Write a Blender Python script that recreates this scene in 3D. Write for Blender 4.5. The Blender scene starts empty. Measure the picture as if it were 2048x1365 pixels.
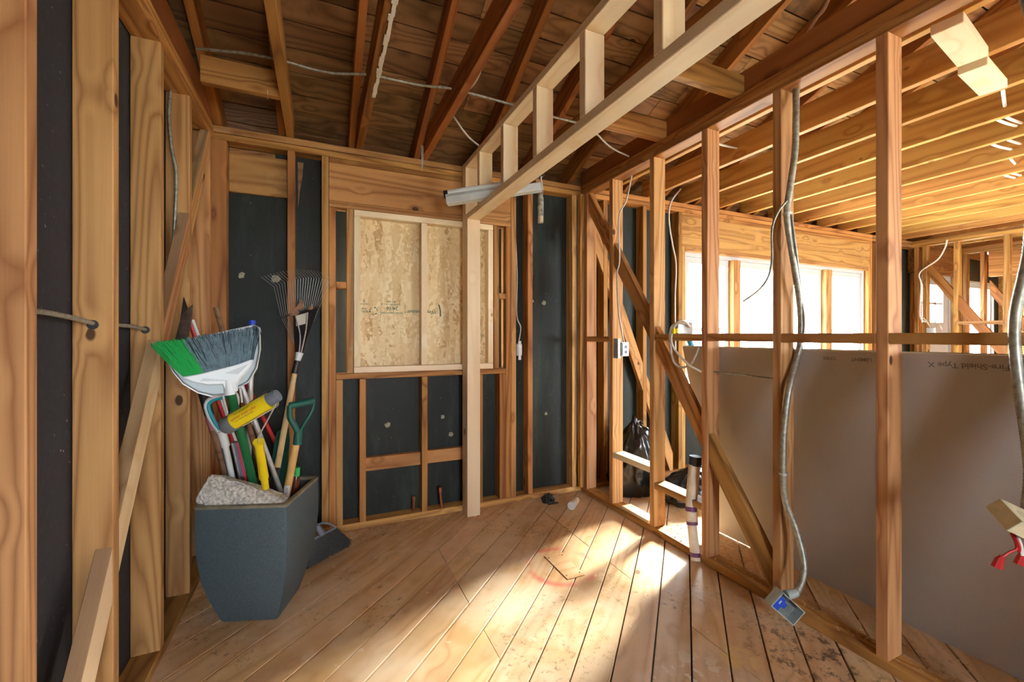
import bpy, bmesh, math, random
from mathutils import Vector, Matrix
random.seed(7)
S = bpy.context.scene
C = S.collection
# ------------------------------------------------------------------ camera
HC = 1.24
ANG = math.atan(384/860)
cam = bpy.data.cameras.new('camera'); co = bpy.data.objects.new('camera', cam); C.objects.link(co)
cam.sensor_width = 36; cam.lens = 860/2048*36; cam.shift_y = -(682.5-672)/2048; cam.clip_start = .02
co.location = (0, 0, HC); co.rotation_euler = (math.pi/2, 0, -ANG)
S.camera = co
# ------------------------------------------------------------------ sky and exposure
W = bpy.data.worlds.new('sky'); S.world = W; W.use_nodes = True
bg = W.node_tree.nodes['Background']; bg.inputs[0].default_value = (.82, .91, 1, 1); bg.inputs[1].default_value = 13.0
S.view_settings.view_transform = 'Standard'; S.view_settings.look = 'None'
S.view_settings.exposure = 1.75; S.view_settings.gamma = 1; S.view_settings.use_curve_mapping = False
sun = bpy.data.lights.new('sun', 'SUN'); sun.energy = 15; sun.angle = .2; sun.color = (1, .97, .92)
so = bpy.data.objects.new('sun', sun); C.objects.link(so)
so.rotation_euler = Vector((-.838, -.366, -.407)).to_track_quat('-Z', 'Y').to_euler()
# ------------------------------------------------------------------ materials
def new_mat(name):
    m = bpy.data.materials.new(name); m.use_nodes = True
    nt = m.node_tree; b = nt.nodes['Principled BSDF']
    return m, nt, b
def N(nt, t, **kw):
    n = nt.nodes.new(t)
    for k, v in kw.items():
        if k.startswith('i_'):
            key = k[2:]; key = int(key) if key.isdigit() else key
            n.inputs[key].default_value = v
        else: setattr(n, k, v)
    return n
def L(nt, a, b): nt.links.new(a, b)
def ramp(nt, stops, fac=None):
    r = nt.nodes.new('ShaderNodeValToRGB'); e = r.color_ramp.elements
    while len(e) < len(stops): e.new(.5)
    for k, (p, c) in enumerate(stops):
        e[k].position = p; e[k].color = (*c, 1) if len(c) == 3 else c
    if fac is not None: L(nt, fac, r.inputs[0])
    return r
def mixc(nt, fac, a, b, mode='MIX'):
    m = nt.nodes.new('ShaderNodeMix'); m.data_type = 'RGBA'; m.blend_type = mode
    for s, v in ((0, fac), (6, a), (7, b)):
        if hasattr(v, 'is_linked') or hasattr(v, 'links'): L(nt, v, m.inputs[s])
        elif isinstance(v, (int, float)): m.inputs[s].default_value = v
        else: m.inputs[s].default_value = (*v, 1)
    return m.outputs[2]
def math_(nt, op, a, b=None, c=None):
    m = nt.nodes.new('ShaderNodeMath'); m.operation = op
    for k, v in enumerate((a, b, c)):
        if v is None: continue
        if isinstance(v, (int, float)): m.inputs[k].default_value = v
        else: L(nt, v, m.inputs[k])
    return m.outputs[0]
def vmul(nt, vec, xyz, add=None):
    m = nt.nodes.new('ShaderNodeVectorMath'); m.operation = 'MULTIPLY'; L(nt, vec, m.inputs[0]); m.inputs[1].default_value = xyz
    return m.outputs[0]
def obj_coord(nt, rnd=True):
    tc = nt.nodes.new('ShaderNodeTexCoord')
    if not rnd: return tc.outputs['Object'], None
    oi = nt.nodes.new('ShaderNodeObjectInfo')
    cx = nt.nodes.new('ShaderNodeCombineXYZ'); k = math_(nt, 'MULTIPLY', oi.outputs['Random'], 37.0)
    L(nt, k, cx.inputs[0]); L(nt, math_(nt, 'MULTIPLY', oi.outputs['Random'], 11.3), cx.inputs[1]); L(nt, math_(nt, 'MULTIPLY', oi.outputs['Random'], 5.7), cx.inputs[2])
    ad = nt.nodes.new('ShaderNodeVectorMath'); L(nt, tc.outputs['Object'], ad.inputs[0]); L(nt, cx.outputs[0], ad.inputs[1])
    return ad.outputs[0], oi.outputs['Random']
def wood(name, light, dark, rings=9., knots=.5, vary=.35, rough=.62, dirt=None, dirt_amt=0., dirt_scale=3., fine=.25, rs=(.4, 6.5, 6.5), spec=.3):
    """lumber: grain runs along local X, contour lines of a stretched noise give flat-sawn figure"""
    m, nt, b = new_mat(name)
    v, rnd = obj_coord(nt)
    n1 = N(nt, 'ShaderNodeTexNoise', i_Scale=1., i_Detail=1.5, i_Roughness=.4); L(nt, vmul(nt, v, rs), n1.inputs['Vector'])
    vk = N(nt, 'ShaderNodeTexVoronoi', i_Scale=1.); L(nt, vmul(nt, v, (4.2, 7., 7.)), vk.inputs['Vector'])
    kd = math_(nt, 'SUBTRACT', 1., N_map(nt, vk.outputs['Distance'], .06, .36))
    band = math_(nt, 'PINGPONG', math_(nt, 'ADD', math_(nt, 'MULTIPLY', n1.outputs[0], rings*2), math_(nt, 'MULTIPLY', kd, 1.3)), 1.)
    band = math_(nt, 'POWER', band, 1.8)
    n2 = N(nt, 'ShaderNodeTexNoise', i_Scale=1., i_Detail=3.); L(nt, vmul(nt, v, (5, 260, 260)), n2.inputs['Vector'])
    n3 = N(nt, 'ShaderNodeTexNoise', i_Scale=1., i_Detail=3.); L(nt, vmul(nt, v, (1.2, 9, 9)), n3.inputs['Vector'])
    f = math_(nt, 'ADD', math_(nt, 'MULTIPLY', band, .62), math_(nt, 'MULTIPLY', n2.outputs[0], fine))
    f = math_(nt, 'ADD', f, math_(nt, 'MULTIPLY', math_(nt, 'SUBTRACT', n3.outputs[0], .5), .8))
    col = ramp(nt, [(.0, light), (.95, dark)], f).outputs[0]
    kc = tuple(x*.32 for x in dark)
    kmask = math_(nt, 'MULTIPLY', math_(nt, 'SUBTRACT', 1., N_map(nt, vk.outputs['Distance'], .085, .125)), math_(nt, 'GREATER_THAN', N_sep(nt, vk.outputs['Color']), 1-knots))
    col = mixc(nt, kmask, col, kc)
    br = math_(nt, 'ADD', math_(nt, 'MULTIPLY', rnd, vary), 1-vary*.55)
    hs = N(nt, 'ShaderNodeHueSaturation'); L(nt, br, hs.inputs['Value']); L(nt, col, hs.inputs['Color'])
    hu = math_(nt, 'ADD', math_(nt, 'MULTIPLY', math_(nt, 'FRACT', math_(nt, 'MULTIPLY', rnd, 7.3)), .016), .492); L(nt, hu, hs.inputs['Hue'])
    out = hs.outputs[0]
    if dirt:
        nd = N(nt, 'ShaderNodeTexNoise', i_Scale=dirt_scale, i_Detail=6., i_Roughness=.65); L(nt, v, nd.inputs['Vector'])
        out = mixc(nt, math_(nt, 'MULTIPLY', N_map(nt, nd.outputs[0], .52, .72), dirt_amt), out, dirt)
    L(nt, out, b.inputs['Base Color']); b.inputs['Roughness'].default_value = rough
    b.inputs['Specular IOR Level'].default_value = spec
    bp = N(nt, 'ShaderNodeBump', i_Strength=.25, i_Distance=.002); L(nt, f, bp.inputs['Height']); L(nt, bp.outputs[0], b.inputs['Normal'])
    return m
def N_map(nt, val, lo, hi):
    r = nt.nodes.new('ShaderNodeMapRange'); r.inputs[1].default_value = lo; r.inputs[2].default_value = hi; r.interpolation_type = 'SMOOTHSTEP'
    L(nt, val, r.inputs[0]); return r.outputs[0]
def N_sep(nt, c):
    s = nt.nodes.new('ShaderNodeSeparateColor'); L(nt, c, s.inputs[0]); return s.outputs[0]
def plain(name, col, rough=.5, metal=0., spec=.5, noise=.0, nscale=20., bump=0., trans=0., coat=0.):
    m, nt, b = new_mat(name)
    b.inputs['Roughness'].default_value = rough; b.inputs['Metallic'].default_value = metal; b.inputs['Specular IOR Level'].default_value = spec
    b.inputs['Coat Weight'].default_value = coat
    v, rnd = obj_coord(nt, False)
    n = N(nt, 'ShaderNodeTexNoise', i_Scale=nscale, i_Detail=5.); L(nt, v, n.inputs['Vector'])
    lo = tuple(max(0, x*(1-noise)) for x in col); hi = tuple(min(1, x*(1+noise)) for x in col)
    r = ramp(nt, [(.3, lo), (.7, hi)], n.outputs[0]); L(nt, r.outputs[0], b.inputs['Base Color'])
    if bump:
        bp = N(nt, 'ShaderNodeBump', i_Strength=bump, i_Distance=.004); L(nt, n.outputs[0], bp.inputs['Height']); L(nt, bp.outputs[0], b.inputs['Normal'])
    return m
M = {}
M['old'] = wood('old_fir', (.56, .275, .078), (.19, .064, .014), rings=9, vary=.4, knots=.16)
M['stud'] = wood('old_fir_pale', (.64, .345, .135), (.29, .112, .034), rings=14, vary=.3, knots=.2)
M['old_dusty'] = wood('old_fir_dusty', (.60, .33, .112), (.26, .105, .027), rings=10, vary=.35, knots=.14, dirt=(.70, .56, .36), dirt_amt=.14, dirt_scale=9)
M['joist'] = wood('joist_fir', (.40, .155, .036), (.15, .045, .009), rings=8, vary=.3, knots=.12)
M['rjoist'] = wood('yellow_pine_joist', (.68, .36, .10), (.38, .145, .032), rings=7, vary=.2, knots=.22)
M['roof'] = wood('roof_board', (.36, .18, .07), (.125, .052, .017), rings=12, vary=.6, knots=.15, dirt=(.05, .026, .012), dirt_amt=.6, dirt_scale=3.5, rs=(.7, 5, 5))
M['new'] = wood('new_white_pine', (.88, .75, .52), (.76, .57, .32), rings=5, knots=.14, vary=.1, rough=.55)
M['weathered'] = wood('weathered_brace', (.42, .26, .13), (.18, .09, .038), rings=9, vary=.35, knots=.1)
def floor_mat():
    m = wood('worn_floor_board', (.72, .475, .245), (.50, .285, .12), rings=9, knots=.08, vary=.25, rough=.5, rs=(.6, 5, 5))
    nt = m.node_tree; b = nt.nodes['Principled BSDF']
    src = b.inputs['Base Color'].links[0].from_socket
    g = nt.nodes.new('ShaderNodeNewGeometry'); pos = g.outputs['Position']
    def noise(scale, detail=6., rough=.6, off=(0, 0, 0)):
        a = nt.nodes.new('ShaderNodeVectorMath'); L(nt, pos, a.inputs[0]); a.inputs[1].default_value = off
        n = N(nt, 'ShaderNodeTexNoise', i_Scale=scale, i_Detail=detail, i_Roughness=rough); L(nt, a.outputs[0], n.inputs['Vector']); return n.outputs[0]
    def near(x, y, r0, r1):
        d = nt.nodes.new('ShaderNodeVectorMath'); d.operation = 'DISTANCE'; L(nt, pos, d.inputs[0]); d.inputs[1].default_value = (x, y, 0)
        return d.outputs['Value'], math_(nt, 'SUBTRACT', 1., N_map(nt, d.outputs['Value'], r0, r1))
    # ground-in dust in wide pale patches, then dark dirt speckle, then plaster splashes
    c = mixc(nt, math_(nt, 'MULTIPLY', N_map(nt, noise(1.7, 4.), .42, .62), .62), src, (.76, .59, .41))
    c = mixc(nt, math_(nt, 'MULTIPLY', N_map(nt, noise(2.6, 3., off=(9, 4, 0)), .5, .66), .45), c, (.50, .25, .07))
    dk = math_(nt, 'MULTIPLY', N_map(nt, noise(2.2, 2., off=(3, 0, 0)), .50, .60), N_map(nt, noise(34., 6., .8), .53, .64))
    c = mixc(nt, math_(nt, 'MULTIPLY', dk, .6), c, (.10, .06, .035))
    _, d1 = near(1.76, 1.06, .08, .36)
    c = mixc(nt, math_(nt, 'MULTIPLY', math_(nt, 'MULTIPLY', d1, .8), N_map(nt, noise(17., 7., .8, (5, 5, 0)), .50, .60)), c, (.05, .03, .02))
    _, d2 = near(1.26, 1.13, .03, .20)
    c = mixc(nt, math_(nt, 'MULTIPLY', d2, N_map(nt, noise(19., 4., .6, (2, 7, 0)), .52, .57)), c, (.80, .70, .52))
    _, d3 = near(1.47, 1.15, .05, .085)
    c = mixc(nt, math_(nt, 'MULTIPLY', d3, N_map(nt, noise(16., 3., .6, (8, 1, 0)), .44, .5)), c, (.75, .52, .22))
    sp = N_map(nt, noise(11., 5., .6, (1, 3, 0)), .66, .69)
    c = mixc(nt, math_(nt, 'MULTIPLY', sp, .6), c, (.74, .60, .40))
    # red marker ring sprayed round the patched board
    dist, _ = near(1.19, 2.01, 0, 1)
    rg = math_(nt, 'SUBTRACT', 1., N_map(nt, math_(nt, 'ABSOLUTE', math_(nt, 'SUBTRACT', dist, .18)), .0, .035))
    c = mixc(nt, math_(nt, 'MULTIPLY', math_(nt, 'MULTIPLY', rg, N_map(nt, noise(6., 3., .5, (6, 6, 0)), .38, .6)), .6), c, (.62, .07, .06))
    L(nt, c, b.inputs['Base Color'])
    L(nt, math_(nt, 'ADD', math_(nt, 'MULTIPLY', noise(5.), .35), .28), b.inputs['Roughness'])
    return m
M['floor'] = floor_mat()
def sheath_mat(name, base, dust, amt, rough, sc=3., streak=(1, 1, 1)):
    m, nt, b = new_mat(name); v, r = obj_coord(nt, False)
    n = N(nt, 'ShaderNodeTexNoise', i_Scale=sc, i_Detail=6., i_Roughness=.7); L(nt, vmul(nt, v, streak), n.inputs['Vector'])
    sp = N(nt, 'ShaderNodeTexNoise', i_Scale=60., i_Detail=2.); L(nt, v, sp.inputs['Vector'])
    bl = N(nt, 'ShaderNodeTexNoise', i_Scale=9., i_Detail=3.); L(nt, v, bl.inputs['Vector'])
    c = mixc(nt, math_(nt, 'MULTIPLY', N_map(nt, n.outputs[0], .45, .75), amt), base, dust)
    c = mixc(nt, math_(nt, 'MULTIPLY', math_(nt, 'MULTIPLY', N_map(nt, sp.outputs[0], .68, .74), N_map(nt, bl.outputs[0], .5, .65)), .6), c, (.5, .5, .42))
    L(nt, c, b.inputs['Base Color']); b.inputs['Roughness'].default_value = rough; b.inputs['Specular IOR Level'].default_value = .35
    f = N(nt, 'ShaderNodeTexNoise', i_Scale=350., i_Detail=2.); L(nt, v, f.inputs['Vector'])
    bp = N(nt, 'ShaderNodeBump', i_Strength=.3, i_Distance=.001); L(nt, f.outputs[0], bp.inputs['Height']); L(nt, bp.outputs[0], b.inputs['Normal'])
    return m
M['sheath'] = sheath_mat('black_fibreboard', (.011, .016, .0135), (.07, .10, .08), .45, .55, 3., (1.3, 1, .35))
M['felt'] = sheath_mat('black_felt', (.030, .031, .036), (.05, .052, .06), .5, .85, 40.)
def osb_mat():
    m, nt, b = new_mat('strand_board'); v, r = obj_coord(nt, False)
    cols = None
    for k, (sc, rot) in enumerate(((22., .5), (30., -.7), (26., 1.4))):
        mp = N(nt, 'ShaderNodeMapping'); mp.inputs['Rotation'].default_value = (0, rot, 0); mp.inputs['Scale'].default_value = (1., 1., .22); L(nt, v, mp.inputs[0])
        vo = N(nt, 'ShaderNodeTexVoronoi', i_Scale=sc); L(nt, mp.outputs[0], vo.inputs['Vector'])
        g = N(nt, 'ShaderNodeTexNoise', i_Scale=sc*7, i_Detail=2.); L(nt, mp.outputs[0], g.inputs['Vector'])
        f = math_(nt, 'ADD', N_sep(nt, vo.outputs['Color']), math_(nt, 'MULTIPLY', math_(nt, 'SUBTRACT', g.outputs[0], .5), .5))
        cc = ramp(nt, [(.0, (.50, .30, .12)), (.08, (.66, .46, .21)), (.5, (.74, .56, .29)), (1., (.84, .69, .42))], f).outputs[0]
        if cols is None: cols = cc
        else:
            sel = N(nt, 'ShaderNodeTexNoise', i_Scale=14.+9*k, i_Detail=1.); L(nt, v, sel.inputs['Vector'])
            cols = mixc(nt, N_map(nt, sel.outputs[0], .47, .53), cols, cc)
    L(nt, cols, b.inputs['Base Color']); b.inputs['Roughness'].default_value = .6
    return m
M['osb'] = osb_mat()
def glass_mat():
    m = bpy.data.materials.new('window_glass'); m.use_nodes = True; nt = m.node_tree; nt.nodes.clear()
    o = nt.nodes.new('ShaderNodeOutputMaterial'); t = nt.nodes.new('ShaderNodeBsdfTransparent'); t.inputs[0].default_value = (.95, .97, .96, 1)
    g = nt.nodes.new('ShaderNodeBsdfGlossy'); g.inputs['Roughness'].default_value = .02
    x = nt.nodes.new('ShaderNodeMixShader'); x.inputs[0].default_value = .06
    L(nt, t.outputs[0], x.inputs[1]); L(nt, g.outputs[0], x.inputs[2]); L(nt, x.outputs[0], o.inputs[0]); return m
M['glass'] = glass_mat()
M['white'] = plain('white_paint', (.56, .59, .61), .45)
M['drywall'] = plain('grey_gypsum_paper', (.50, .46, .405), .75, noise=.07, nscale=2.5, spec=.25)
M['gypsum'] = plain('gypsum_core', (.80, .78, .74), .9)
M['greenboard'] = plain('green_gypsum_paper', (.20, .36, .27), .8)
M['ink'] = plain('dark_print', (.20, .17, .145), .8)
M['ink_green'] = plain('green_black_print', (.05, .13, .085), .7)
M['armor'] = plain('armored_cable_steel', (.36, .36, .30), .45, .6, noise=.35, nscale=60)
M['wire'] = plain('grey_cable_sheath', (.55, .52, .45), .6, noise=.15, nscale=40)
M['wire_white'] = plain('white_cable_sheath', (.80, .79, .74), .5)
M['steel'] = plain('galvanized_steel', (.62, .65, .66), .38, .75, noise=.15, nscale=30)
M['zinc_blue'] = plain('pale_blue_zinc', (.50, .62, .62), .5, .3, noise=.15, nscale=30)
M['dark_metal'] = plain('dark_steel', (.10, .10, .10), .45, .6)
M['white_enamel'] = plain('pale_enamel', (.66, .74, .75), .35, noise=.06, nscale=20)
M['copper'] = plain('copper_pipe', (.52, .20, .10), .35, .9, noise=.3, nscale=25)
M['pvc'] = plain('cream_pvc', (.72, .62, .46), .45, noise=.12, nscale=18)
M['purple'] = plain('purple_primer', (.16, .05, .15), .5, noise=.4, nscale=40)
M['black_rubber'] = plain('black_rubber', (.02, .02, .02), .6)
M['bag'] = plain('black_plastic_film', (.008, .009, .011), .22, spec=.6)
M['blue_plastic'] = plain('blue_plastic', (.01, .07, .55), .4)
M['red'] = plain('red_paint', (.52, .02, .025), .4)
M['yellow'] = plain('yellow_plastic', (.86, .68, .01), .4)
M['grey_plastic'] = plain('slate_grey_plastic', (.16, .19, .23), .5)
M['white_plastic'] = plain('white_plastic', (.72, .79, .79), .38)
M['green_handle'] = plain('green_painted_steel', (.012, .16, .055), .35)
M['dgreen'] = plain('dark_green_plastic', (.008, .10, .075), .32)
M['bright_green'] = plain('green_bristle', (.03, .48, .12), .5)
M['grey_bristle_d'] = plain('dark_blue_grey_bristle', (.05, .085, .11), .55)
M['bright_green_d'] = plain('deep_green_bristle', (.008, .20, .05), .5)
M['torn'] = plain('torn_paper_core', (.34, .33, .24), .8, noise=.4, nscale=60)
M['grey_bristle'] = plain('blue_grey_bristle', (.22, .33, .39), .55, noise=.3, nscale=60)
M['black_bristle'] = plain('charcoal_bristle', (.045, .05, .05), .7, noise=.4, nscale=80)
M['teal'] = plain('teal_rubber', (.02, .33, .42), .5)
M['planter'] = plain('slate_blue_resin', (.075, .115, .135), .62, noise=.18, nscale=160, bump=.5)
M['granite'] = plain('rough_grey_granite', (.55, .55, .50), .85, noise=.5, nscale=85, bump=.9)
M['black_plastic'] = plain('black_plastic', (.015, .016, .018), .4)
M['label'] = plain('paper_label', (.75, .74, .62), .6)
M['brownleaf'] = plain('dry_leaf', (.40, .20, .11), .8, noise=.3)
M['rust'] = plain('rusty_blade', (.09, .065, .045), .7, noise=.6, nscale=25)
M['cream_metal'] = plain('yellowed_cream_paint', (.70, .63, .40), .5, noise=.1, nscale=30)
M['ground'] = plain('pale_bounce_ground', (.62, .60, .52), .9, noise=.3, nscale=4)
M['leaf'] = plain('tree_foliage', (.20, .34, .12), .7, noise=.4, nscale=3)
M['shavings'] = plain('sawdust', (.62, .40, .20), .9)
M['tape'] = plain('blue_tape', (.04, .28, .55), .5)
M['polewood'] = wood('pale_ash_pole', (.78, .60, .33), (.66, .46, .22), rings=4, knots=.0, vary=.15)
M['polewood_b'] = wood('varnished_handle', (.72, .45, .17), (.58, .32, .10), rings=4, knots=.0, vary=.1, rough=.4)
M['oldpole'] = wood('worn_brown_handle', (.30, .17, .09), (.14, .07, .04), rings=6, knots=.0, vary=.3)
# ------------------------------------------------------------------ mesh helpers
class MB:
    def __init__(s): s.v = []; s.f = []
    def add(s, v, f):
        o = len(s.v); s.v += [tuple(p) for p in v]; s.f += [tuple(i+o for i in q) for q in f]; return s
    def box(s, x0, x1, y0, y1, z0, z1):
        return s.add([(x0, y0, z0), (x1, y0, z0), (x1, y1, z0), (x0, y1, z0), (x0, y0, z1), (x1, y0, z1), (x1, y1, z1), (x0, y1, z1)],
                     [(3, 2, 1, 0), (4, 5, 6, 7), (0, 1, 5, 4), (1, 2, 6, 5), (2, 3, 7, 6), (3, 0, 4, 7)])
    def tube(s, pts, r, n=10, cap=True):
        pts = [Vector(p) for p in pts]; rr = r if isinstance(r, (list, tuple)) else [r]*len(pts)
        t0 = (pts[1]-pts[0]).normalized(); a = t0.orthogonal().normalized(); V = []; F = []
        for i, p in enumerate(pts):
            t = (pts[min(i+1, len(pts)-1)]-pts[max(i-1, 0)]).normalized()
            a = (a-t*a.dot(t)); a = a.normalized() if a.length > 1e-6 else t.orthogonal().normalized(); b = t.cross(a)
            V += [p+(a*math.cos(2*math.pi*k/n)+b*math.sin(2*math.pi*k/n))*rr[i] for k in range(n)]
        for i in range(len(pts)-1):
            for k in range(n): F.append((i*n+k, i*n+(k+1) % n, (i+1)*n+(k+1) % n, (i+1)*n+k))
        if cap: F.append(tuple(reversed(range(n)))); F.append(tuple((len(pts)-1)*n+k for k in range(n)))
        return s.add(V, F)
    def loft(s, rings, cap=True, closed=True):
        n = len(rings[0]); V = [p for r in rings for p in r]; F = []
        for i in range(len(rings)-1):
            for k in range(n if closed else n-1): F.append((i*n+k, i*n+(k+1) % n, (i+1)*n+(k+1) % n, (i+1)*n+k))
        if cap: F.append(tuple(reversed(range(n)))); F.append(tuple((len(rings)-1)*n+k for k in range(n)))
        return s.add(V, F)
    def prism(s, poly, off):
        off = Vector(off); return s.loft([[Vector(p) for p in poly], [Vector(p)+off for p in poly]])
    def build(s, name, mat, parent=None, smooth=False, bevel=0., origin=None, sub=0):
        me = bpy.data.meshes.new(name)
        o0 = Vector(origin) if origin is not None else Vector((0, 0, 0))
        me.from_pydata([tuple(Vector(p)-o0) for p in s.v], [], s.f)
        bm = bmesh.new(); bm.from_mesh(me); bmesh.ops.recalc_face_normals(bm, faces=bm.faces)
        if bevel: bmesh.ops.bevel(bm, geom=list(bm.edges), offset=bevel, segments=2 if bevel > .004 else 1, affect='EDGES', clamp_overlap=True)
        bm.to_mesh(me); bm.free()
        me.materials.append(M[mat] if isinstance(mat, str) else mat)
        if smooth:
            me.polygons.foreach_set('use_smooth', [True]*len(me.polygons))
            if smooth != 'all':
                bm = bmesh.new(); bm.from_mesh(me)
                for e in bm.edges: e.smooth = e.calc_face_angle(0) < math.radians(40) if len(e.link_faces) == 2 else True
                bm.to_mesh(me); bm.free()
        o = bpy.data.objects.new(name, me); C.objects.link(o)
        o.location = o0
        if parent is not None: attach(o, parent)
        if sub:
            md = o.modifiers.new('s', 'SUBSURF'); md.levels = md.render_levels = sub
        return o
def world_of(o):
    m = o.matrix_basis.copy()
    return (world_of(o.parent) @ m) if o.parent else m
def attach(o, parent):
    mw = world_of(o); o.parent = parent; o.matrix_basis = world_of(parent).inverted() @ mw
def empty(name, loc=(0, 0, 0)):
    o = bpy.data.objects.new(name, None); C.objects.link(o); o.location = loc; o.empty_display_size = .1; return o
def tag(o, label=None, cat=None, group=None, kind=None):
    if label: o['label'] = label
    if cat: o['category'] = cat
    if group: o['group'] = group
    if kind: o['kind'] = kind
    return o
def thing(name, label, cat, loc, group=None): return tag(empty(name, loc), label, cat, group)
def structure(name, label): return tag(empty(name), label, None, None, 'structure')
_cache = {}
def beam(name, parent, mat, c, ax, L_, w, t, wide=None, bev=.0025, smesh=True):
    """a stick of lumber: length L_ along ax, w along `wide`, t along the third axis, centred on c"""
    ax = Vector(ax).normalized(); wd = Vector(wide); wd = (wd-ax*wd.dot(ax)).normalized(); th = ax.cross(wd)
    key = (round(L_, 3), round(w, 3), round(t, 3), mat if smesh else None)
    me = _cache.get(key) if smesh else None
    if me is None:
        mb = MB().box(-L_/2, L_/2, -w/2, w/2, -t/2, t/2)
        me = bpy.data.meshes.new(name); me.from_pydata(mb.v, [], mb.f)
        bm = bmesh.new(); bm.from_mesh(me); bmesh.ops.bevel(bm, geom=list(bm.edges), offset=bev, segments=1, affect='EDGES'); bm.to_mesh(me); bm.free()
        me.materials.append(M[mat]); _cache[key] = me
    o = bpy.data.objects.new(name, me); C.objects.link(o)
    mx = Matrix((ax, wd, th)).transposed().to_4x4(); mx.translation = Vector(c); o.matrix_basis = mx
    if parent is not None: attach(o, parent)
    return o
def lum(name, parent, mat, x0, x1, y0, y1, z0, z1):
    """axis-aligned stick of lumber, grain along its longest side"""
    d = [(x1-x0, Vector((1, 0, 0))), (y1-y0, Vector((0, 1, 0))), (z1-z0, Vector((0, 0, 1)))]
    d.sort(key=lambda q: -q[0])
    return beam(name, parent, mat, ((x0+x1)/2, (y0+y1)/2, (z0+z1)/2), d[0][1], d[0][0], d[1][0], d[2][0], d[1][1])
cA, sA = math.cos(ANG), math.sin(ANG)
def at(px, py, d):
    """point of the place seen towards (px, py) at viewing depth d in metres"""
    t = (px-1024)/860; return Vector(((t*cA+sA)*d, (cA-t*sA)*d, HC+(672-py)/860*d))
def atX(px, py, X):
    """point towards (px, py) on the plane x = X"""
    return at(px, py, X/((px-1024)/860*cA+sA))
def atY(px, py, Y): return at(px, py, Y/(cA-(px-1024)/860*sA))
def along(a, b, py):
    """point of the line a-b seen at picture height py"""
    k = (672-py)/860; ga = (a.z-HC)-k*a.dot(FW); gb = (b.z-HC)-k*b.dot(FW); return a+(b-a)*(ga/(ga-gb))
RT = Vector((cA, -sA, 0)); FW = Vector((sA, cA, 0)); UP = Vector((0, 0, 1))
def smooth_path(pts, n=8):
    P = [Vector(p) for p in pts]; out = []
    for i in range(len(P)-1):
        a, b, c, d = P[max(i-1, 0)], P[i], P[i+1], P[min(i+2, len(P)-1)]
        for k in range(n):
            t = k/n; out.append(.5*((2*b)+(c-a)*t+(2*a-5*b+4*c-d)*t*t+(3*b-a-3*c+d)*t**3))
    out.append(P[-1]); return out
def text_mesh(name, body, size, mat, parent, origin, right, up, extrude=.0003, align='CENTER'):
    cu = bpy.data.curves.new(name, 'FONT'); cu.body = body; cu.size = size; cu.align_x = align; cu.align_y = 'CENTER'; cu.extrude = extrude; cu.offset = size*.012
    o = bpy.data.objects.new(name, cu); C.objects.link(o)
    me = bpy.data.meshes.new_from_object(o.evaluated_get(bpy.context.evaluated_depsgraph_get())); bpy.data.objects.remove(o)
    me.materials.clear(); me.materials.append(M[mat])
    t = bpy.data.objects.new(name, me); C.objects.link(t)
    r = Vector(right).normalized(); u = Vector(up).normalized(); mx = Matrix((r, u, r.cross(u))).transposed().to_4x4(); mx.translation = Vector(origin)
    t.matrix_basis = mx
    if parent is not None: attach(t, parent)
    return t
# ------------------------------------------------------------------ the setting
T, WD = .04, .092
XL, XP, YB, ZT = -.554, 1.905, 2.92, 2.36
YR = -2.7            # open rear end of the rooms
XE = 9.6
# floor: diagonal boards
fl = tag(MB().box(-.75, XE, YR, 3.05, -.08, -.024).build('floor', 'black_rubber'), 'worn diagonal board floor', None, None, 'structure')
phi = math.radians(46); fd = Vector((math.sin(phi), math.cos(phi), 0)); fn = Vector((math.cos(phi), -math.sin(phi), 0))
pw = .1358
k0 = -40
for k in range(-36, 66):
    o0 = -.249+k*pw; oc = o0+pw/2
    # centre line p = fn*oc + fd*s ; keep Y within the house and X within the house
    s_lo = max((YR+.02-fn.y*oc)/fd.y, (-.64-fn.x*oc)/fd.x); s_hi = min((3.075-fn.y*oc)/fd.y, (XE-.1-fn.x*oc)/fd.x)
    if s_hi-s_lo < .2: continue
    xa = fn.x*oc+fd.x*s_lo; xb = fn.x*oc+fd.x*s_hi
    cuts = [xa]; 
    js = [.63, 1.447, 2.66, 3.87, 5.1, 6.3, 7.5]
    random.shuffle(js)
    for j in sorted(js[:3 if k < 10 else 2]):
        if xa+.4 < j < xb-.4: cuts.append(j)
    if -7 <= k <= 0 and xa+.4 < 1.447 < xb-.4 and 1.447 not in cuts and k in (-3, -4, -1): cuts = sorted(cuts+[1.447])
    cuts.append(xb)
    for a, b in zip(cuts[:-1], cuts[1:]):
        g = .0030; zt = random.uniform(-.0025, .0005)
        if b-a < .12: continue
        def ln(o, x): s = (x-fn.x*o)/fd.x; return fn*o+fd*s
        e = .001
        A, B, D, E_ = ln(o0+g, a+e), ln(o0+pw-g, a+e), ln(o0+pw-g, b-e), ln(o0+g, b-e)
        c = (A+B+D+E_)/4
        loc = [Vector(((p-c).dot(fd), (p-c).dot(fn), 0)) for p in (A, B, D, E_)]
        mb = MB().prism([(p.x, p.y, zt) for p in loc], (0, 0, -.024))
        o = mb.build('floor_board', 'floor', None, bevel=.0018)
        mx = Matrix((fd, -fn, Vector((0, 0, 1)))).transposed().to_4x4()
        # local y must be fn: mirror y so that the frame stays right-handed
        for v in o.data.vertices: v.co.y = -v.co.y
        o.data.flip_normals()
        mx.translation = c; o.matrix_basis = mx; attach(o, fl)
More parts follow.
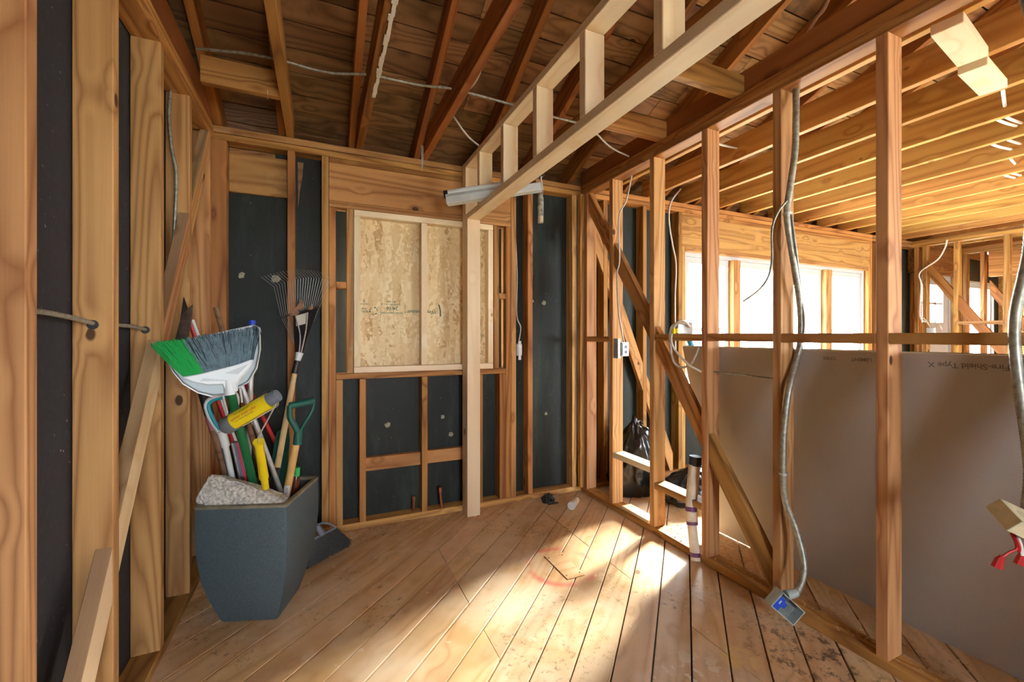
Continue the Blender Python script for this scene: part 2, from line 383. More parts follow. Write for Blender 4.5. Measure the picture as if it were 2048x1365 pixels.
# small patch board let into the floor inside the red ring
pb = [Vector((1.075, 2.045, 0)), Vector((1.165, 2.075, 0)), Vector((1.275, 1.90, 0)), Vector((1.17, 1.868, 0))]
pb = [at(*q) for q in ((1088, 1113, 1), (1123, 1105, 1), (1170, 1151, 1), (1135, 1160, 1))]
pb = [Vector((0, 0, HC))+(q-Vector((0, 0, HC)))*(HC/(HC-q.z)) for q in pb]
MB().prism([(p.x, p.y, .0015) for p in pb], (0, 0, -.012)).build('patch_board', 'floor', fl, bevel=.0012, origin=sum(pb, Vector())/4)
nm = MB()
for i in range(4):
    q = pb[i].lerp(sum(pb, Vector())/4, .25); nm.tube([(q.x, q.y, .001), (q.x, q.y, .0028)], .004, 8)
nm.build('nail_head', 'dark_metal', fl)

def stud(parent, mat, x0, x1, y0, y1, z0=T, z1=ZT): return lum('stud', parent, mat, x0, x1, y0, y1, z0, z1)
# ---- left wall
M['cream_face'] = wood('planed_cream_face', (.78, .58, .34), (.62, .40, .20), rings=4, knots=.1, vary=.1)
wl = structure('wall_left', 'open stud wall with black felt behind')
MB().box(XL-WD-.02, XL-WD-.002, YR, 3.03, -.02, 4.6).build('sheathing_panel', 'felt', wl)
lum('bottom_plate', wl, 'old', XL-WD, XL, YR, YB, 0, T)
lum('top_plate', wl, 'old', XL-WD, XL, YR, YB, ZT, ZT+T); lum('top_plate', wl, 'old', XL-WD, XL, YR, YB-.003, ZT+T+.003, ZT+2*T)
LS = [2.84, 2.44, 2.04, 1.629, 1.219, .81, .40, 0., -.41, -.81, -1.22, -1.63, -2.03]
for y in LS: stud(wl, 'stud', XL-WD, XL, y, y+T)
def brace(parent, mat, axis, face, inward, p0, p1, stops, facemat=None):
    """flat 2x4 diagonal cut in between studs; p=(along, z) of its centre line"""
    a = Vector(p0); b = Vector(p1); dr = (b-a).normalized(); nr = Vector((-dr.y, dr.x))
    for s0, s1 in stops:
        poly = []
        for sgn, s in ((1, s0), (1, s1), (-1, s1), (-1, s0)):
            base = a+nr*sgn*.046; t = (s-base.x)/dr.x; poly.append(base+dr*t)
        c = sum(poly, Vector((0, 0)))/4
        def w3(al, z, th): return Vector((face+inward*th, al, z)) if axis == 'Y' else Vector((al, face+inward*th, z))
        if axis == 'Y': X3 = Vector((0, dr.x, dr.y))
        else: X3 = Vector((dr.x, 0, dr.y))
        Z3 = Vector((inward, 0, 0)) if axis == 'Y' else Vector((0, inward, 0)); Y3 = Z3.cross(X3)
        cc = w3(c.x, c.y, T/2); R = Matrix((X3, Y3, Z3)).transposed().to_4x4(); R.translation = cc; Ri = R.inverted()
        r1 = [Ri @ w3(q.x, q.y, .001) for q in poly]; r2 = [Ri @ w3(q.x, q.y, T) for q in poly]
        o = MB().loft([r1, r2]).build('brace', mat, None, bevel=.0015)
        if facemat:
            o.data.materials.append(M[facemat])
            for p in o.data.polygons: p.material_index = 1 if p.normal.z < -.9 else 0
        o.matrix_basis = R; attach(o, parent)
sl = 1.466; zc = lambda y: .39+sl*(y-1.525)
for (s0, s1), mm in zip([(1.259, 1.629), (1.669, 2.04), (2.08, 2.44), (2.48, 2.84)], ('weathered', 'weathered', 'weathered', 'weathered')):
    brace(wl, mm, 'Y', XL, -1, (1.525, .39), (2.525, .39+sl), [(s0+.001, s1-.001)], 'cream_face' if s0 < 1.7 else 'stud')
# ---- back wall (outer wall of all the rooms)
wb = structure('wall_back', 'stud wall with black fibreboard sheathing')
yb1 = YB+WD
def panel(x0, x1, z0, z1, mat='sheath', y0=yb1, t=.014): MB().box(x0, x1, y0, y0+t, z0, z1).build('sheathing_panel', mat, wb, origin=((x0+x1)/2, y0, (z0+z1)/2))
panel(XL-WD, .027, -.02, 2.452); panel(.028, 1.27, -.02, .99); panel(.028, .19, .991, 2.452); panel(1.15, 1.27, .991, 2.452); panel(.191, 1.149, 2.03, 2.452)
panel(1.271, 1.93, -.02, 2.452); panel(1.931, 2.52, -.02, 2.452); panel(2.521, 3.05, -.02, 2.452)
panel(3.051, 5.90, -.02, .62); panel(3.051, 5.90, 2.03, 2.452); panel(5.901, 7.08, -.02, 2.452); panel(7.081, 7.97, 2.03, 2.452); panel(7.971, 8.45, -.02, 2.452); panel(8.451, 9.3, -.02, .5); panel(8.451, 9.3, 2.03, 2.452); panel(9.301, XE, -.02, 2.452)
lum('bottom_plate', wb, 'old_dusty', XL, XP+.02, YB, yb1, 0, T); lum('bottom_plate', wb, 'old', XP+WD, 7.08, YB, yb1, 0, T)
for z, mm in ((ZT, 'old'), (ZT+T+.002, 'old_dusty')):
    lum('top_plate', wb, mm, XL-WD, XP-.001, YB, yb1, z, z+T-.002); lum('top_plate', wb, 'old', XP, 6.0, YB, yb1, z, z+T-.002); lum('top_plate', wb, 'old', 6.001, XE, YB, yb1, z, z+T-.002)
stud(wb, 'old', -.60, -.49, YB, yb1-.02)
stud(wb, 'old', -.18, -.139, YB, yb1); stud(wb, 'old_dusty', .009, .049, YB, yb1); stud(wb, 'old', .0505, .091, YB, yb1, T, 2.049)
lum('filler_board', wb, 'old', .0505, 1.297, YB+.004, yb1, 2.328, ZT-.001)
lum('header', wb, 'old_dusty', .0505, 1.297, YB+.002, YB+.045, 2.089, 2.327); lum('header', wb, 'old', .0505, 1.297, YB+.047, yb1, 2.089, 2.327)
lum('header_plate', wb, 'old_dusty', .0505, 1.297, YB, yb1, 2.05, 2.088)
lum('backing_board', wb, 'old_dusty', -.489, -.181, 2.985, yb1-.001, 2.09, 2.325)
lum('backing_board', wb, 'roof', -.489, -.25, 2.992, yb1-.001, 2.326, 2.352)
stud(wb, 'old_dusty', .154, .194, YB, yb1-.02, 1.0, 2.049); stud(wb, 'old', 1.159, 1.199, YB, yb1-.02, 1.0, 2.049)
lum('block', wb, 'old', .092, .153, YB, yb1-.02, 1.54, 1.582); lum('block', wb, 'old', 1.20, 1.254, YB, yb1-.02, 1.512, 1.553)
lum('rough_sill', wb, 'old', .092, 1.254, YB, yb1, .962, .999)
stud(wb, 'old', 1.255, 1.297, YB, yb1, T, 2.049); stud(wb, 'old_dusty', 1.298, 1.338, YB, yb1)
stud(wb, 'old', 1.436, 1.477, YB, yb1); stud(wb, 'old_dusty', 1.827, 1.868, YB, yb1)
for x0, x1 in ((.092, .132), (.232, .271), (.633, .672), (1.033, 1.073), (1.205, 1.254)): stud(wb, 'old' if x0 > .2 else 'old_dusty', x0, x1, YB, yb1, T, .961)
lum('block', wb, 'old_dusty', .272, .632, 2.965, yb1-.001, .35, .437); lum('block', wb, 'old_dusty', .673, 1.032, 2.965, yb1-.001, .352, .44)
# new window infill frame and strand board
for a in ((.198, 1.152, 2.008, 2.047), (.198, 1.152, 1.001, 1.04)): lum('infill_frame', wb, 'new', a[0], a[1], YB-.006, yb1-.03, a[2], a[3])
for x in (.198, .628, 1.113): lum('infill_frame', wb, 'new', x, x+.039, YB-.005, yb1-.03, 1.041, 2.007)
osb = MB().box(.196, 1.154, yb1-.03, yb1-.018, 1.0, 2.045).build('strand_board', 'osb', wb, origin=(.675, yb1-.03, 1.5))
yo = yb1-.0305
def osb_text(body, size, x, z): text_mesh('printed_text', body, size, 'ink_green', osb, (x, yo, z), (-1, 0, 0), (0, 0, -1))
osb_text('Weyerhaeuser', .034, .645, 1.405); osb_text('24/16', .034, .445, 1.425); osb_text('RATED SHEATHING', .0165, .44, 1.395); osb_text('EXPOSURE 1 PS 2-18', .014, .435, 1.452); osb_text('MILL 0436', .014, .44, 1.47)
osb_text('7', .03, .265, 1.475); osb_text('7/16 CAT', .014, .268, 1.45); osb_text('SIZED', .016, .27, 1.40); osb_text('FOR', .016, .265, 1.42)
mk = MB()
for a0 in (0, 120, 240):
    pts = [Vector((0.325+.024*math.cos(math.radians(a0+q)), yo, 1.405+.024*math.sin(math.radians(a0+q)))) for q in range(0, 95, 12)]
    mk.tube(pts, [.0018]*(len(pts)-2)+[.006, .0006], 6)
mk.build('printed_mark', 'ink_green', osb)
mk = MB(); pts = [Vector((.765+.012*math.sin(q), yo, 1.46-.04*q)) for q in [i*.3 for i in range(8)]]
mk.tube(pts, .0045, 6); mk.build('printed_mark', 'ink_green', osb)
# knot-holes and torn paper on the fibreboard
for x, z, r in ((-.43, 1.60, .022), (-.25, 1.59, .03), (-.16, .93, .026), (.42, .635, .022), (.80, .66, .018), (.86, .53, .022), (1.62, 1.50, .02), (1.52, 1.51, .014), (1.64, .62, .016), (1.35, .66, .016)):
    n = 9; ring = [Vector((x+r*random.uniform(.6, 1.1)*math.cos(2*math.pi*i/n), yb1-.001, z+r*random.uniform(.6, 1.1)*math.sin(2*math.pi*i/n))) for i in range(n)]
    MB().prism(ring, (0, -.003, 0)).build('torn_patch', 'torn', wb, origin=(x, yb1, z))
# torn strip of paper beside the second stud
MB().prism([(-.128, yb1-.004, 2.33), (-.095, yb1-.004, 2.33), (-.10, yb1-.004, 2.25), (-.115, yb1-.004, 2.15), (-.125, yb1-.004, 2.05)], (0, .003, 0)).build('torn_paper', 'oldpole', wb)
# back wall beyond the partition
for x in (2.0, 2.13, 2.54, 2.945): stud(wb, 'old', x, x+T, YB, yb1)
stud(wb, 'old_dusty', 2.986, 3.026, YB, yb1, T, 2.05); stud(wb, 'old', 5.91, 5.95, YB, yb1, T, 2.05); stud(wb, 'old', 5.951, 5.99, YB, yb1); stud(wb, 'old', 6.10, 6.14, YB, yb1); stud(wb, 'old', 6.5, 6.54, YB, yb1)
lum('header', wb, 'old_dusty', 2.986, 5.95, YB+.002, yb1, 2.14, 2.327); lum('header', wb, 'old', 2.986, 5.95, YB+.004, yb1, 2.328, ZT-.001); lum('header_plate', wb, 'old_dusty', 2.986, 5.95, YB, yb1, 2.05, 2.139)
lum('header_plate', wb, 'old_dusty', 3.027, 5.909, YB+.0, yb1, 2.012, 2.049); lum('rough_sill', wb, 'old', 3.027, 5.909, YB, yb1, .58, .62)
brace(wb, 'old_dusty', 'X', YB, 1, (2.05, 2.05), (2.86, .12), [(2.041, 2.129), (2.171, 2.539), (2.581, 2.88)])
lum('header', wb, 'old', 6.99, 8.05, YB+.002, yb1, 2.06, ZT-.001)
for x in (6.60, 7.035, 7.975): stud(wb, 'old', x, x+T, YB, yb1, T, 2.05)
# ---- the stud partition on the right
wr = structure('wall_right', 'open stud partition without boards')
XP1 = XP+WD
lum('bottom_plate', wr, 'old', XP, XP1, YR, YB-.001, 0, T)
lum('top_plate', wr, 'old', XP, XP1, YR, YB-.001, ZT, ZT+T-.001); lum('top_plate', wr, 'joist', XP, XP1, YR, YB-.001, ZT+T, ZT+2*T)
PS = [2.831, 2.507, 2.091, 1.686, 1.281, .878, .474, .07, -.335, -.74, -1.145, -1.55, -1.96]
for y in PS: stud(wr, 'stud', XP, XP1, y, y+T)
stud(wr, 'old', XP-.03, XP+.008, 2.875, YB-.001)
for (a, b), z in zip([(2.508+T, 2.831), (1.726, 2.091), (1.321, 1.686), (.918, 1.281), (.514, .878), (.11, .474), (-.295, .07)], (1.195, 1.21, 1.212, 1.21, 1.21, 1.21, 1.21)):
    lum('nogging', wr, 'old', XP, XP1-.02, a, b, z, z+T)
lum('nogging', wr, 'new', XP, XP1, 2.131, 2.507, .372, .41); lum('nogging', wr, 'old_dusty', XP, XP1, 1.726, 2.091, .283, .322)
lum('plate_shim', wr, 'new', XP+.006, XP1-.004, 2.15, 2.42, T, T+.02)
for s0, s1 in ((2.547, 2.831), (2.131, 2.507), (1.726, 2.091), (1.325, 1.686)):
    brace(wr, 'old', 'Y', XP+.012, 1, (1.627, .549), (2.627, 1.999), [(s0+.001, s1-.001)])
# ---- far walls beyond the big room
wf = structure('wall_far', 'open stud partition of the big room')
XF = 6.88
for z in (ZT, ZT+T): lum('top_plate', wf, 'old', XF, XF+WD, YR, YB-.001, z, z+T-.001)
lum('bottom_plate', wf, 'old', XF, XF+WD, YR, YB-.001, 0, T)
for y in (2.86, 2.78, 2.49, 2.08, 1.67, 1.26, .85, .44, .03, -.38, -.8, -1.2, -1.6): stud(wf, 'old', XF, XF+WD, y, y+T)
lum('nogging', wf, 'old_dusty', XF, XF+WD, 2.12, 2.49, 1.37, 1.41)
brace(wf, 'joist', 'Y', XF+.01, 1, (2.75, 2.05), (1.75, .45), [(2.531, 2.779), (2.121, 2.489)])
we = structure('wall_end', 'framed wall with a wide opening beyond the far partition')
for z in (ZT, ZT+T): lum('top_plate', we, 'old', 8.06, 8.06+WD, YR, YB-.001, z, z+T-.001)
lum('header', we, 'old', 8.06, 8.06+WD, 0, 2.62, 2.02, ZT-.001)
for y in (2.875, 2.83, 2.66, 2.452): stud(we, 'old', 8.06, 8.06+WD, y, y+T-.002)
stud(we, 'old', 8.06, 8.06+WD, 2.2, 2.24, T, 2.019)
brace(we, 'joist', 'Y', 8.07, 1, (2.62, 1.9), (1.85, .6), [(2.241, 2.61)])
# ---- windows and door
def window(name, label, x0, x1, z0, z1, units):
    w = structure(name, label)
    MB().box(x0, x1, yb1-.05, yb1+.03, z1-.035, z1).box(x0, x1, yb1-.05, yb1+.03, z0, z0+.035).box(x0, x0+.03, yb1-.05, yb1+.03, z0+.036, z1-.036).box(x1-.03, x1, yb1-.05, yb1+.03, z0+.036, z1-.036).build('window_frame', 'white', w)
    for i, (a, b, mid) in enumerate(units):
        s = MB()
        for (p, q, r, t) in ((a, b, z1-.095, z1-.036), (a, b, z0+.036, z0+.10), (a, a+.055, z0+.1, z1-.095), (b-.055, b, z0+.1, z1-.095)): s.box(p, q, yb1-.03, yb1+.02, r, t)
        if mid: s.box(a+.055, b-.055, yb1-.02, yb1+.03, mid-.02, mid+.02)
        sh_ = s.build('sash', 'white', w, bevel=.003)
        MB().box(a+.05, b-.05, yb1, yb1+.004, z0+.09, z1-.09).build('pane', 'glass', sh_)
        if i < len(units)-1: lum('mullion_post', w, 'old_dusty', b+.002, units[i+1][0]-.002, YB+.01, yb1-.0, z0+.036, z1-.036)
    return w
window('window_1', 'wide white three-part window in the big room', 3.05, 5.90, .62, 2.012, ((3.08, 3.66, 1.30), (3.76, 5.12, None), (5.23, 5.87, 1.30)))
window('window_2', 'white framed window in the farthest room', 8.45, 9.3, .5, 2.03, ((8.48, 9.27, 1.25),))
d1 = structure('door_1', 'white panelled door with a glazed top in the outer wall')
dx0, dx1, dy = 7.10, 7.95, yb1-.035
s = MB().box(dx0, dx1, dy, dy+.035, .04, 1.42).box(dx0, dx1, dy, dy+.035, 1.93, 2.01).box(dx0, dx0+.14, dy, dy+.035, 1.42, 1.93).box(dx1-.14, dx1, dy, dy+.035, 1.42, 1.93)
dl = s.build('door_leaf', 'white', d1)
s = MB()
for i in (1, 2): s.box(dx0+.14+.19*i-.012, dx0+.14+.19*i+.012, dy+.008, dy+.028, 1.42, 1.93)
s.box(dx0+.14, dx1-.14, dy+.008, dy+.028, 1.665, 1.69).build('glazing_bar', 'white', dl)
MB().box(dx0+.14, dx1-.14, dy+.015, dy+.019, 1.42, 1.93).build('pane', 'glass', dl)
MB().box(dx0+.13, dx1-.13, dy-.006, dy, .2, .62).box(dx0+.13, dx1-.13, dy-.006, dy, .72, 1.25).build('door_panel', 'white', dl, bevel=.005)
MB().tube([(dx0+.07, dy, 1.0), (dx0+.07, dy-.05, 1.0)], .01, 10).tube([(dx0+.06, dy-.05, 1.0), (dx0+.17, dy-.05, 1.0)], .009, 8).tube([(dx0+.07, dy, 1.1), (dx0+.07, dy-.02, 1.1)], .025, 14).build('door_handle', 'dark_metal', d1)
MB().box(dx0-.06, dx0-.002, dy-.02, dy+.03, 0, 2.05).box(dx1+.002, dx1+.02, dy-.02, dy+.03, 0, 2.05).box(dx0-.06, dx1+.02, dy-.02, dy+.03, 2.015, 2.055).build('door_frame', 'white', d1)
# ---- ceiling: joists, rafters, roof boards
ce = structure('ceiling', 'open roof of joists, rafters and plank sheathing')
ZJ, JD, RS = ZT+2*T+.002, .138, .45
rp = math.atan(RS); RD = Vector((0, -math.cos(rp), math.sin(rp))); RN = Vector((0, math.sin(rp), math.cos(rp)))
YRG = -1.2           # ridge
rz = lambda y: 2.455+RS*(2.95-y)      # underside of the rafters
def rafter(x1, w=.04, mat='joist', y0=3.38):
    p0 = Vector((x1-w/2, y0, rz(y0))); p1 = Vector((x1-w/2, YRG, rz(YRG))); c = (p0+p1)/2+RN*.07
    beam('rafter', ce, mat, c, RD, (p1-p0).length, .14, w, RN)
for x in (-.517, -.19, .208, .625, 1.085, 1.47, 1.84, 2.38, 2.79, 3.2, 3.6, 4.0, 4.4, 4.8, 5.2, 5.6, 6.0, 6.4, 6.8, 7.2, 7.6, 8.0, 8.4, 8.8): rafter(x)
lum('ceiling_joist', ce, 'joist', -.60, -.558, YR, 2.99, ZJ, ZJ+JD)
for x in (-.186, .2105, .628, 1.42): lum('ceiling_joist', ce, 'joist' if x != -.186 else 'old', x, x+.042, YR, 2.99, ZJ, ZJ+JD)
lum('ceiling_joist', ce, 'joist', 1.955, 1.995, YR, 2.99, ZJ, ZJ+JD)
for x in (2.21, 2.63, 3.05, 3.452, 3.86, 4.28, 4.69, 5.094, 5.48, 5.87, 6.3, 6.66, 7.3, 7.7, 8.3, 8.7): lum('ceiling_joist', ce, 'rjoist', x-.04, x, YR, 2.99, ZJ, ZJ+.155)
lum('blocking', ce, 'old', -.516, -.187, 2.445, 2.485, ZJ-.002, ZJ+.125)
lum('blocking', ce, 'old', 1.463, 1.953, 2.03, 2.07, ZJ, ZJ+.12); lum('blocking', ce, 'old', 1.463, 1.953, 1.50, 1.54, ZJ, ZJ+.11)
# flat new-pine pads nailed under the far joists
for a, b, sh in (((2.165, .815), (2.525, .868), .0), ((2.60, .895), (2.925, .935), .0)):
    a, b = Vector((*a, ZJ-.021)), Vector((*b, ZJ-.021)); beam('tie_block', ce, 'new', (a+b)/2, b-a, (b-a).length, .092, .04, (0, 1, 0))
rows = int((3.42-YRG)/math.cos(rp)/.141)+1
for k in range(rows):
    s0 = k*.141; yc = 3.42-(s0+.0705)*math.cos(rp)
    base = Vector((0, 3.42, rz(3.42)))+RN*.151+RD*(s0+.0705)
    xs = [-.70]; x = -.70+random.uniform(1.4, 3.4)
    while x < XE-1: xs.append(x); x += random.uniform(2.4, 3.8)
    xs.append(XE)
    for a, b in zip(xs[:-1], xs[1:]):
        beam('roof_board', ce, 'roof', base+Vector(((a+b)/2, 0, 0))+RN*random.uniform(0, .003), (1, 0, 0), b-a-.003, .1335, .02, RD, .0015, False)
ra = Vector((0, 3.44, rz(3.44)))+RN*.165; rb = Vector((0, YRG, rz(YRG)))+RN*.165; rc = Vector((0, YR, rz(YRG)-RS*(YRG-YR)))+RN*.165
MB().add([(-.8, *ra.yz), (XE+.1, *ra.yz), (XE+.1, *rb.yz), (-.8, *rb.yz), (XE+.1, *rc.yz), (-.8, *rc.yz)], [(0, 1, 2, 3), (3, 2, 4, 5)]).build('roof_felt', 'felt', ce)
m = MB(); y = 1.35
while y < 2.22:
    m.box(.2325+random.uniform(0, .009), .2545+random.uniform(-.002, .002), y, y+.03, ZJ-.004-random.uniform(0, .004), ZJ+.012); y += .03
m.build('bark_edge', 'label', ce)
# ---- outside: ground made pale to bounce daylight up into the rooms
gr = tag(MB().box(-60, 70, -60, 80, -.9, -.6).build('floor_outside', 'ground'), 'ground outside the house, made pale to bounce light indoors', None, None, 'structure')
# ------------------------------------------------------------------ new pine bulkhead frame
XC0, XC1 = .917, 1.006
bf = thing('bulkhead_frame', 'new pale pine ladder frame with a floor post below the roof joists', 'frame', (XC0, 2.85, 0))
lum('post', bf, 'new', XC0, XC1+.004, 2.80, 2.84, .001, 2.038); lum('post', bf, 'new', XC0, XC1, 2.842, 2.912, .001, 2.404)
lum('bottom_chord', bf, 'new', XC0, XC1, -1.6, 2.84, 2.039, 2.079); lum('top_chord', bf, 'new', XC0, XC1, -1.6, 2.912, 2.405, 2.441)
for y in (2.56, 2.17, 1.775, 1.374, .97, .57, .16, -.24, -.65, -1.05, -1.45): lum('cripple_stud', bf, 'new', XC0, XC1, y, y+.04, 2.08, 2.404)
# ------------------------------------------------------------------ strip light lying across the bulkhead frame
lt = thing('strip_light', 'pale enamel fluorescent strip light resting across the new pine frame', 'light', at(985, 405, 2.65))
a, b = at(893, 398, 2.66), at(1083, 369, 2.62); ax = (b-a).normalized(); up = (UP-ax*UP.dot(ax)).normalized(); fr = ax.cross(up)
a = a-Vector((0, 0, .005)); b = b-Vector((0, 0, .005))
LL = (b-a).length
o = beam('light_channel', lt, 'white_enamel', (a+b)/2-up*.012, ax, LL, .046, .06, up, .004)
MB().prism([a+fr*.03+up*.011, a-fr*.03+up*.011, a-fr*.012+up*.03, a+fr*.012+up*.03], ax*LL*.72).build('reflector_ridge', 'white_enamel', lt)
MB().prism([b+fr*.032-up*.037, b-fr*.032-up*.037, b-fr*.032+up*.045, b+fr*.032+up*.045], ax*.006).build('end_plate', 'white_enamel', lt, bevel=.001)
tb = MB().tube([a+up*.042-fr*.0+ax*.015, a+up*.042+ax*(LL*.62)], .016, 16).build('lamp_tube', 'white_plastic', lt, True)
MB().tube([a+up*.042-ax*.012, a+up*.042+ax*.014], .0165, 14).tube([a+up*.01-ax*.006, a+up*.04-ax*.006], .007, 8).build('lamp_holder', 'black_plastic', lt, True)
MB().tube([b+up*.04-ax*.05, b+up*.04-ax*.03], .019, 14).build('socket', 'copper', lt, True)
MB().tube(smooth_path([b+up*.03-ax*.05, b+up*.012-ax*.09, b+up*.018-ax*.12]), .004, 6).build('lead_wire', 'black_rubber', lt, True)
MB().tube(smooth_path([b+up*.04-ax*.01, at(1088, 350, 2.64), at(1082, 338, 2.66)]), .002, 6).tube(smooth_path([b+up*.04-ax*.02, at(1079, 352, 2.64), at(1087, 338, 2.66)]), .002, 6).build('hanger_wire', 'steel', lt, True)
# ------------------------------------------------------------------ leaning drywall
def sheet(off, name, label, face, y0, y1, z0=0.):
    p0 = Vector((2.30+off, 0, .002)); p1 = Vector((2.008+off, 0, 1.176)); t = .0155
    dr = (p1-p0).normalized(); n = Vector((dr.z, 0, -dr.x))
    e = thing(name, label, 'drywall', (2.30+off, (y0+y1)/2, 0), 'drywall sheets leaning on the partition')
    def slab(nm, t0, t1, mt, grow=0.):
        q = [p0+n*t0, p0+n*t1, p1+n*t1+dr*grow, p1+n*t0+dr*grow]
        return MB().prism([Vector((v.x, y0, v.z)) for v in q], (0, y1-y0, 0)).build(nm, mt, e)
    s = slab('front_paper', 0, .0009, face); slab('gypsum_core', .0009, t-.0009, 'gypsum', -.001); slab('back_paper', t-.0009, t, 'greenboard', .001)
    return e, s, p0, p1, dr, n
e, s, p0, p1, dr, n = sheet(0, 'drywall_sheet', 'large grey-brown drywall sheet leaning nearest the open studs', 'drywall', -.48, 1.96)
sheet(.0175, 'drywall_sheet', 'green-backed drywall sheet standing behind the grey-brown one', 'greenboard', -.46, 1.52)
def dtext(body, size, y, dn, name='printed_text'):
    q = p1-dr*dn-n*.0006; text_mesh(name, body, size, 'ink', s, (q.x, y, q.z), (0, 1, 0), -dr, .0002, 'LEFT')
dtext('5/8" Fire-Shield Type X', .027, .555, .040); dtext('LEMENT', .020, .985, .034); dtext('CORE', .020, 1.115, .034)
# ------------------------------------------------------------------ planter with tools
PC = Vector((-.242, 2.283, 0)); pu = Vector((.943, -.334, 0)).normalized(); pv = Vector((-pu.y, pu.x, 0))
def PL(u, v, z): return PC+pu*u+pv*v+UP*z
pl = thing('planter', 'slate-blue tapered square planter full of tools in the room corner', 'planter', PC)
def sq(h, z, r=.012): 
    out = []
    for cx, cy, a0 in ((1, 1, 0), (-1, 1, 90), (-1, -1, 180), (1, -1, 270)):
        for q in (0, 45, 90):
            an = math.radians(a0+q); out.append(PL(cx*(h-r)+r*math.cos(an), cy*(h-r)+r*math.sin(an), z))
    return out
prof = [(.117, .001), (.119, .004), (.137, .06), (.156, .13), (.171, .20), (.181, .28), (.186, .36), (.187, .43), (.186, .50), (.184, .522)]
rings = [sq(h, z) for h, z in prof]
inner = [(.176, .525), (.168, .522), (.170, .43), (.168, .34), (.150, .2), (.11, .05)]
MB().loft(rings+[sq(h, z, .008) for h, z in inner]).build('planter_body', 'planter', pl, True, origin=PC)
rm = MB().loft([sq(.187, .515), sq(.1875, .524), sq(.185, .527), sq(.168, .527, .008), sq(.167, .515, .008)], cap=False).build('rim', plain('planter_rim', (.23, .22, .15), .7, noise=.3), pl, True)
MB().loft([sq(.1685, .398, .008), sq(.1685, .410, .008), sq(.12, .418, .008), sq(.06, .410, .008), sq(.02, .414, .008)]).build('soil', plain('dark_potting_soil', (.045, .03, .02), .95, noise=.6, nscale=70, bump=.8), pl, True)
def pole_pts(a, b, zend):
    """extend the line a->b (downwards) to height zend"""
    t = (a.z-zend)/(a.z-b.z); return a+(b-a)*t
# stone
st = MB(); zz = .0
fpl = [(-.20, .548), (-.188, .5275), (-.160, .527), (-.150, .43), (.135, .42), (.158, .508), (.163, .535), (.02, .602), (-.118, .652), (-.140, .652)]
r1 = [PL(u, -.162, z) for u, z in fpl]; r2 = [PL(u*.97, -.092, (z if z < .53 else .53+(z-.53)*.80)) for k, (u, z) in enumerate(fpl)]
so_ = st.loft([r1, r2]).build('stone', 'granite', None, bevel=.006, origin=PL(0, -.13, .43))
bm = bmesh.new(); bm.from_mesh(so_.data); bmesh.ops.subdivide_edges(bm, edges=bm.edges, cuts=4, use_grid_fill=True); bmesh.ops.triangulate(bm, faces=bm.faces)
for v in bm.verts: v.co += Vector((random.uniform(-1, 1), random.uniform(-1, 1), random.uniform(-1, 1)))*.0022
bm.to_mesh(so_.data); bm.free()
tag(so_, 'rough grey granite wedge lying on the planter rim', 'stone')
# angle broom
DB = lambda px: 1.66+.00085*(px-460)      # the broom head is turned a little, its green side nearer
D0 = 1.66
br = thing('angle_broom', 'upturned angle broom with blue-grey and green bristles in a white head', 'broom', at(455, 780, D0))
ha, hb = at(460, 780, 1.675), at(509, 975, 1.95); hb = pole_pts(ha, hb, .40)
MB().tube([ha, hb], .0165, 14).build('handle', 'green_handle', br, True)
def pp(px, py, dz=0.): return at(px, py, DB(px)-dz)
base = [pp(362, 755), pp(400, 748), pp(440, 738), pp(475, 729), pp(501, 719)]
low = [pp(502, 731), pp(485, 752), pp(470, 771), pp(470, 785), pp(450, 786), pp(444, 770), pp(415, 771), pp(385, 765)]
outl = base+low
hd = MB().loft([[p+FW*.022 for p in outl], [Vector(p) for p in outl], ]).build('head_cap', 'white_plastic', br, bevel=.004)
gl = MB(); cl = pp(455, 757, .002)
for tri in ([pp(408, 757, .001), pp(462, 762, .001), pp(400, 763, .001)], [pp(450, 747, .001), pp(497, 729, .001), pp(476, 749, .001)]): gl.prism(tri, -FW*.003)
gl.build('recess_shade', plain('shaded_white_plastic', (.55, .62, .63), .45), br)  # shade of the recesses painted as darker triangles laid on the head
MB().tube([pp(456, 760, -.010), pp(460, 790, -.010)], [.015, .019], 14).build('socket', 'white_plastic', br, True)
def bristles(name, mat, parent, b0, b1, t0, t1, n, depth, droop=.004, r=.0011, dz=.0, jit=.006, zmin=None):
    m = MB()
    for i in range(n):
        s_ = random.random(); q = b0.lerp(b1, s_)+FW*random.uniform(-depth, depth)*.5+FW*dz
        e_ = t0.lerp(t1, min(1, max(0, s_+random.uniform(-.03, .03))))+FW*(random.uniform(-depth, depth)+dz)+UP*random.uniform(-jit, jit)*1.6+RT*random.uniform(-jit, jit)
        mid = q.lerp(e_, .55)+RT*random.uniform(-droop, droop)+FW*random.uniform(-droop, droop)
        if zmin is not None: e_.z = max(zmin, e_.z); mid.z = max(zmin, mid.z)
        m.tube([q, mid, e_], [r*1.3, r*1.2, r*.8], 3, False)
    return tag(m.build(name, mat, parent), kind='stuff')
for mt, n_, dz_ in (('bright_green', 190, .006), ('bright_green_d', 150, .016)): bristles('bristles', mt, br, pp(366, 754), pp(408, 746), pp(303, 690), pp(368, 681), n_, .020, dz=dz_, r=.0016)
for mt, n_, dz_ in (('grey_bristle', 300, .006), ('grey_bristle_d', 330, .016)): bristles('bristles', mt, br, pp(406, 747), pp(500, 720), pp(366, 681), pp(513, 656), n_, .020, dz=dz_, r=.0016)
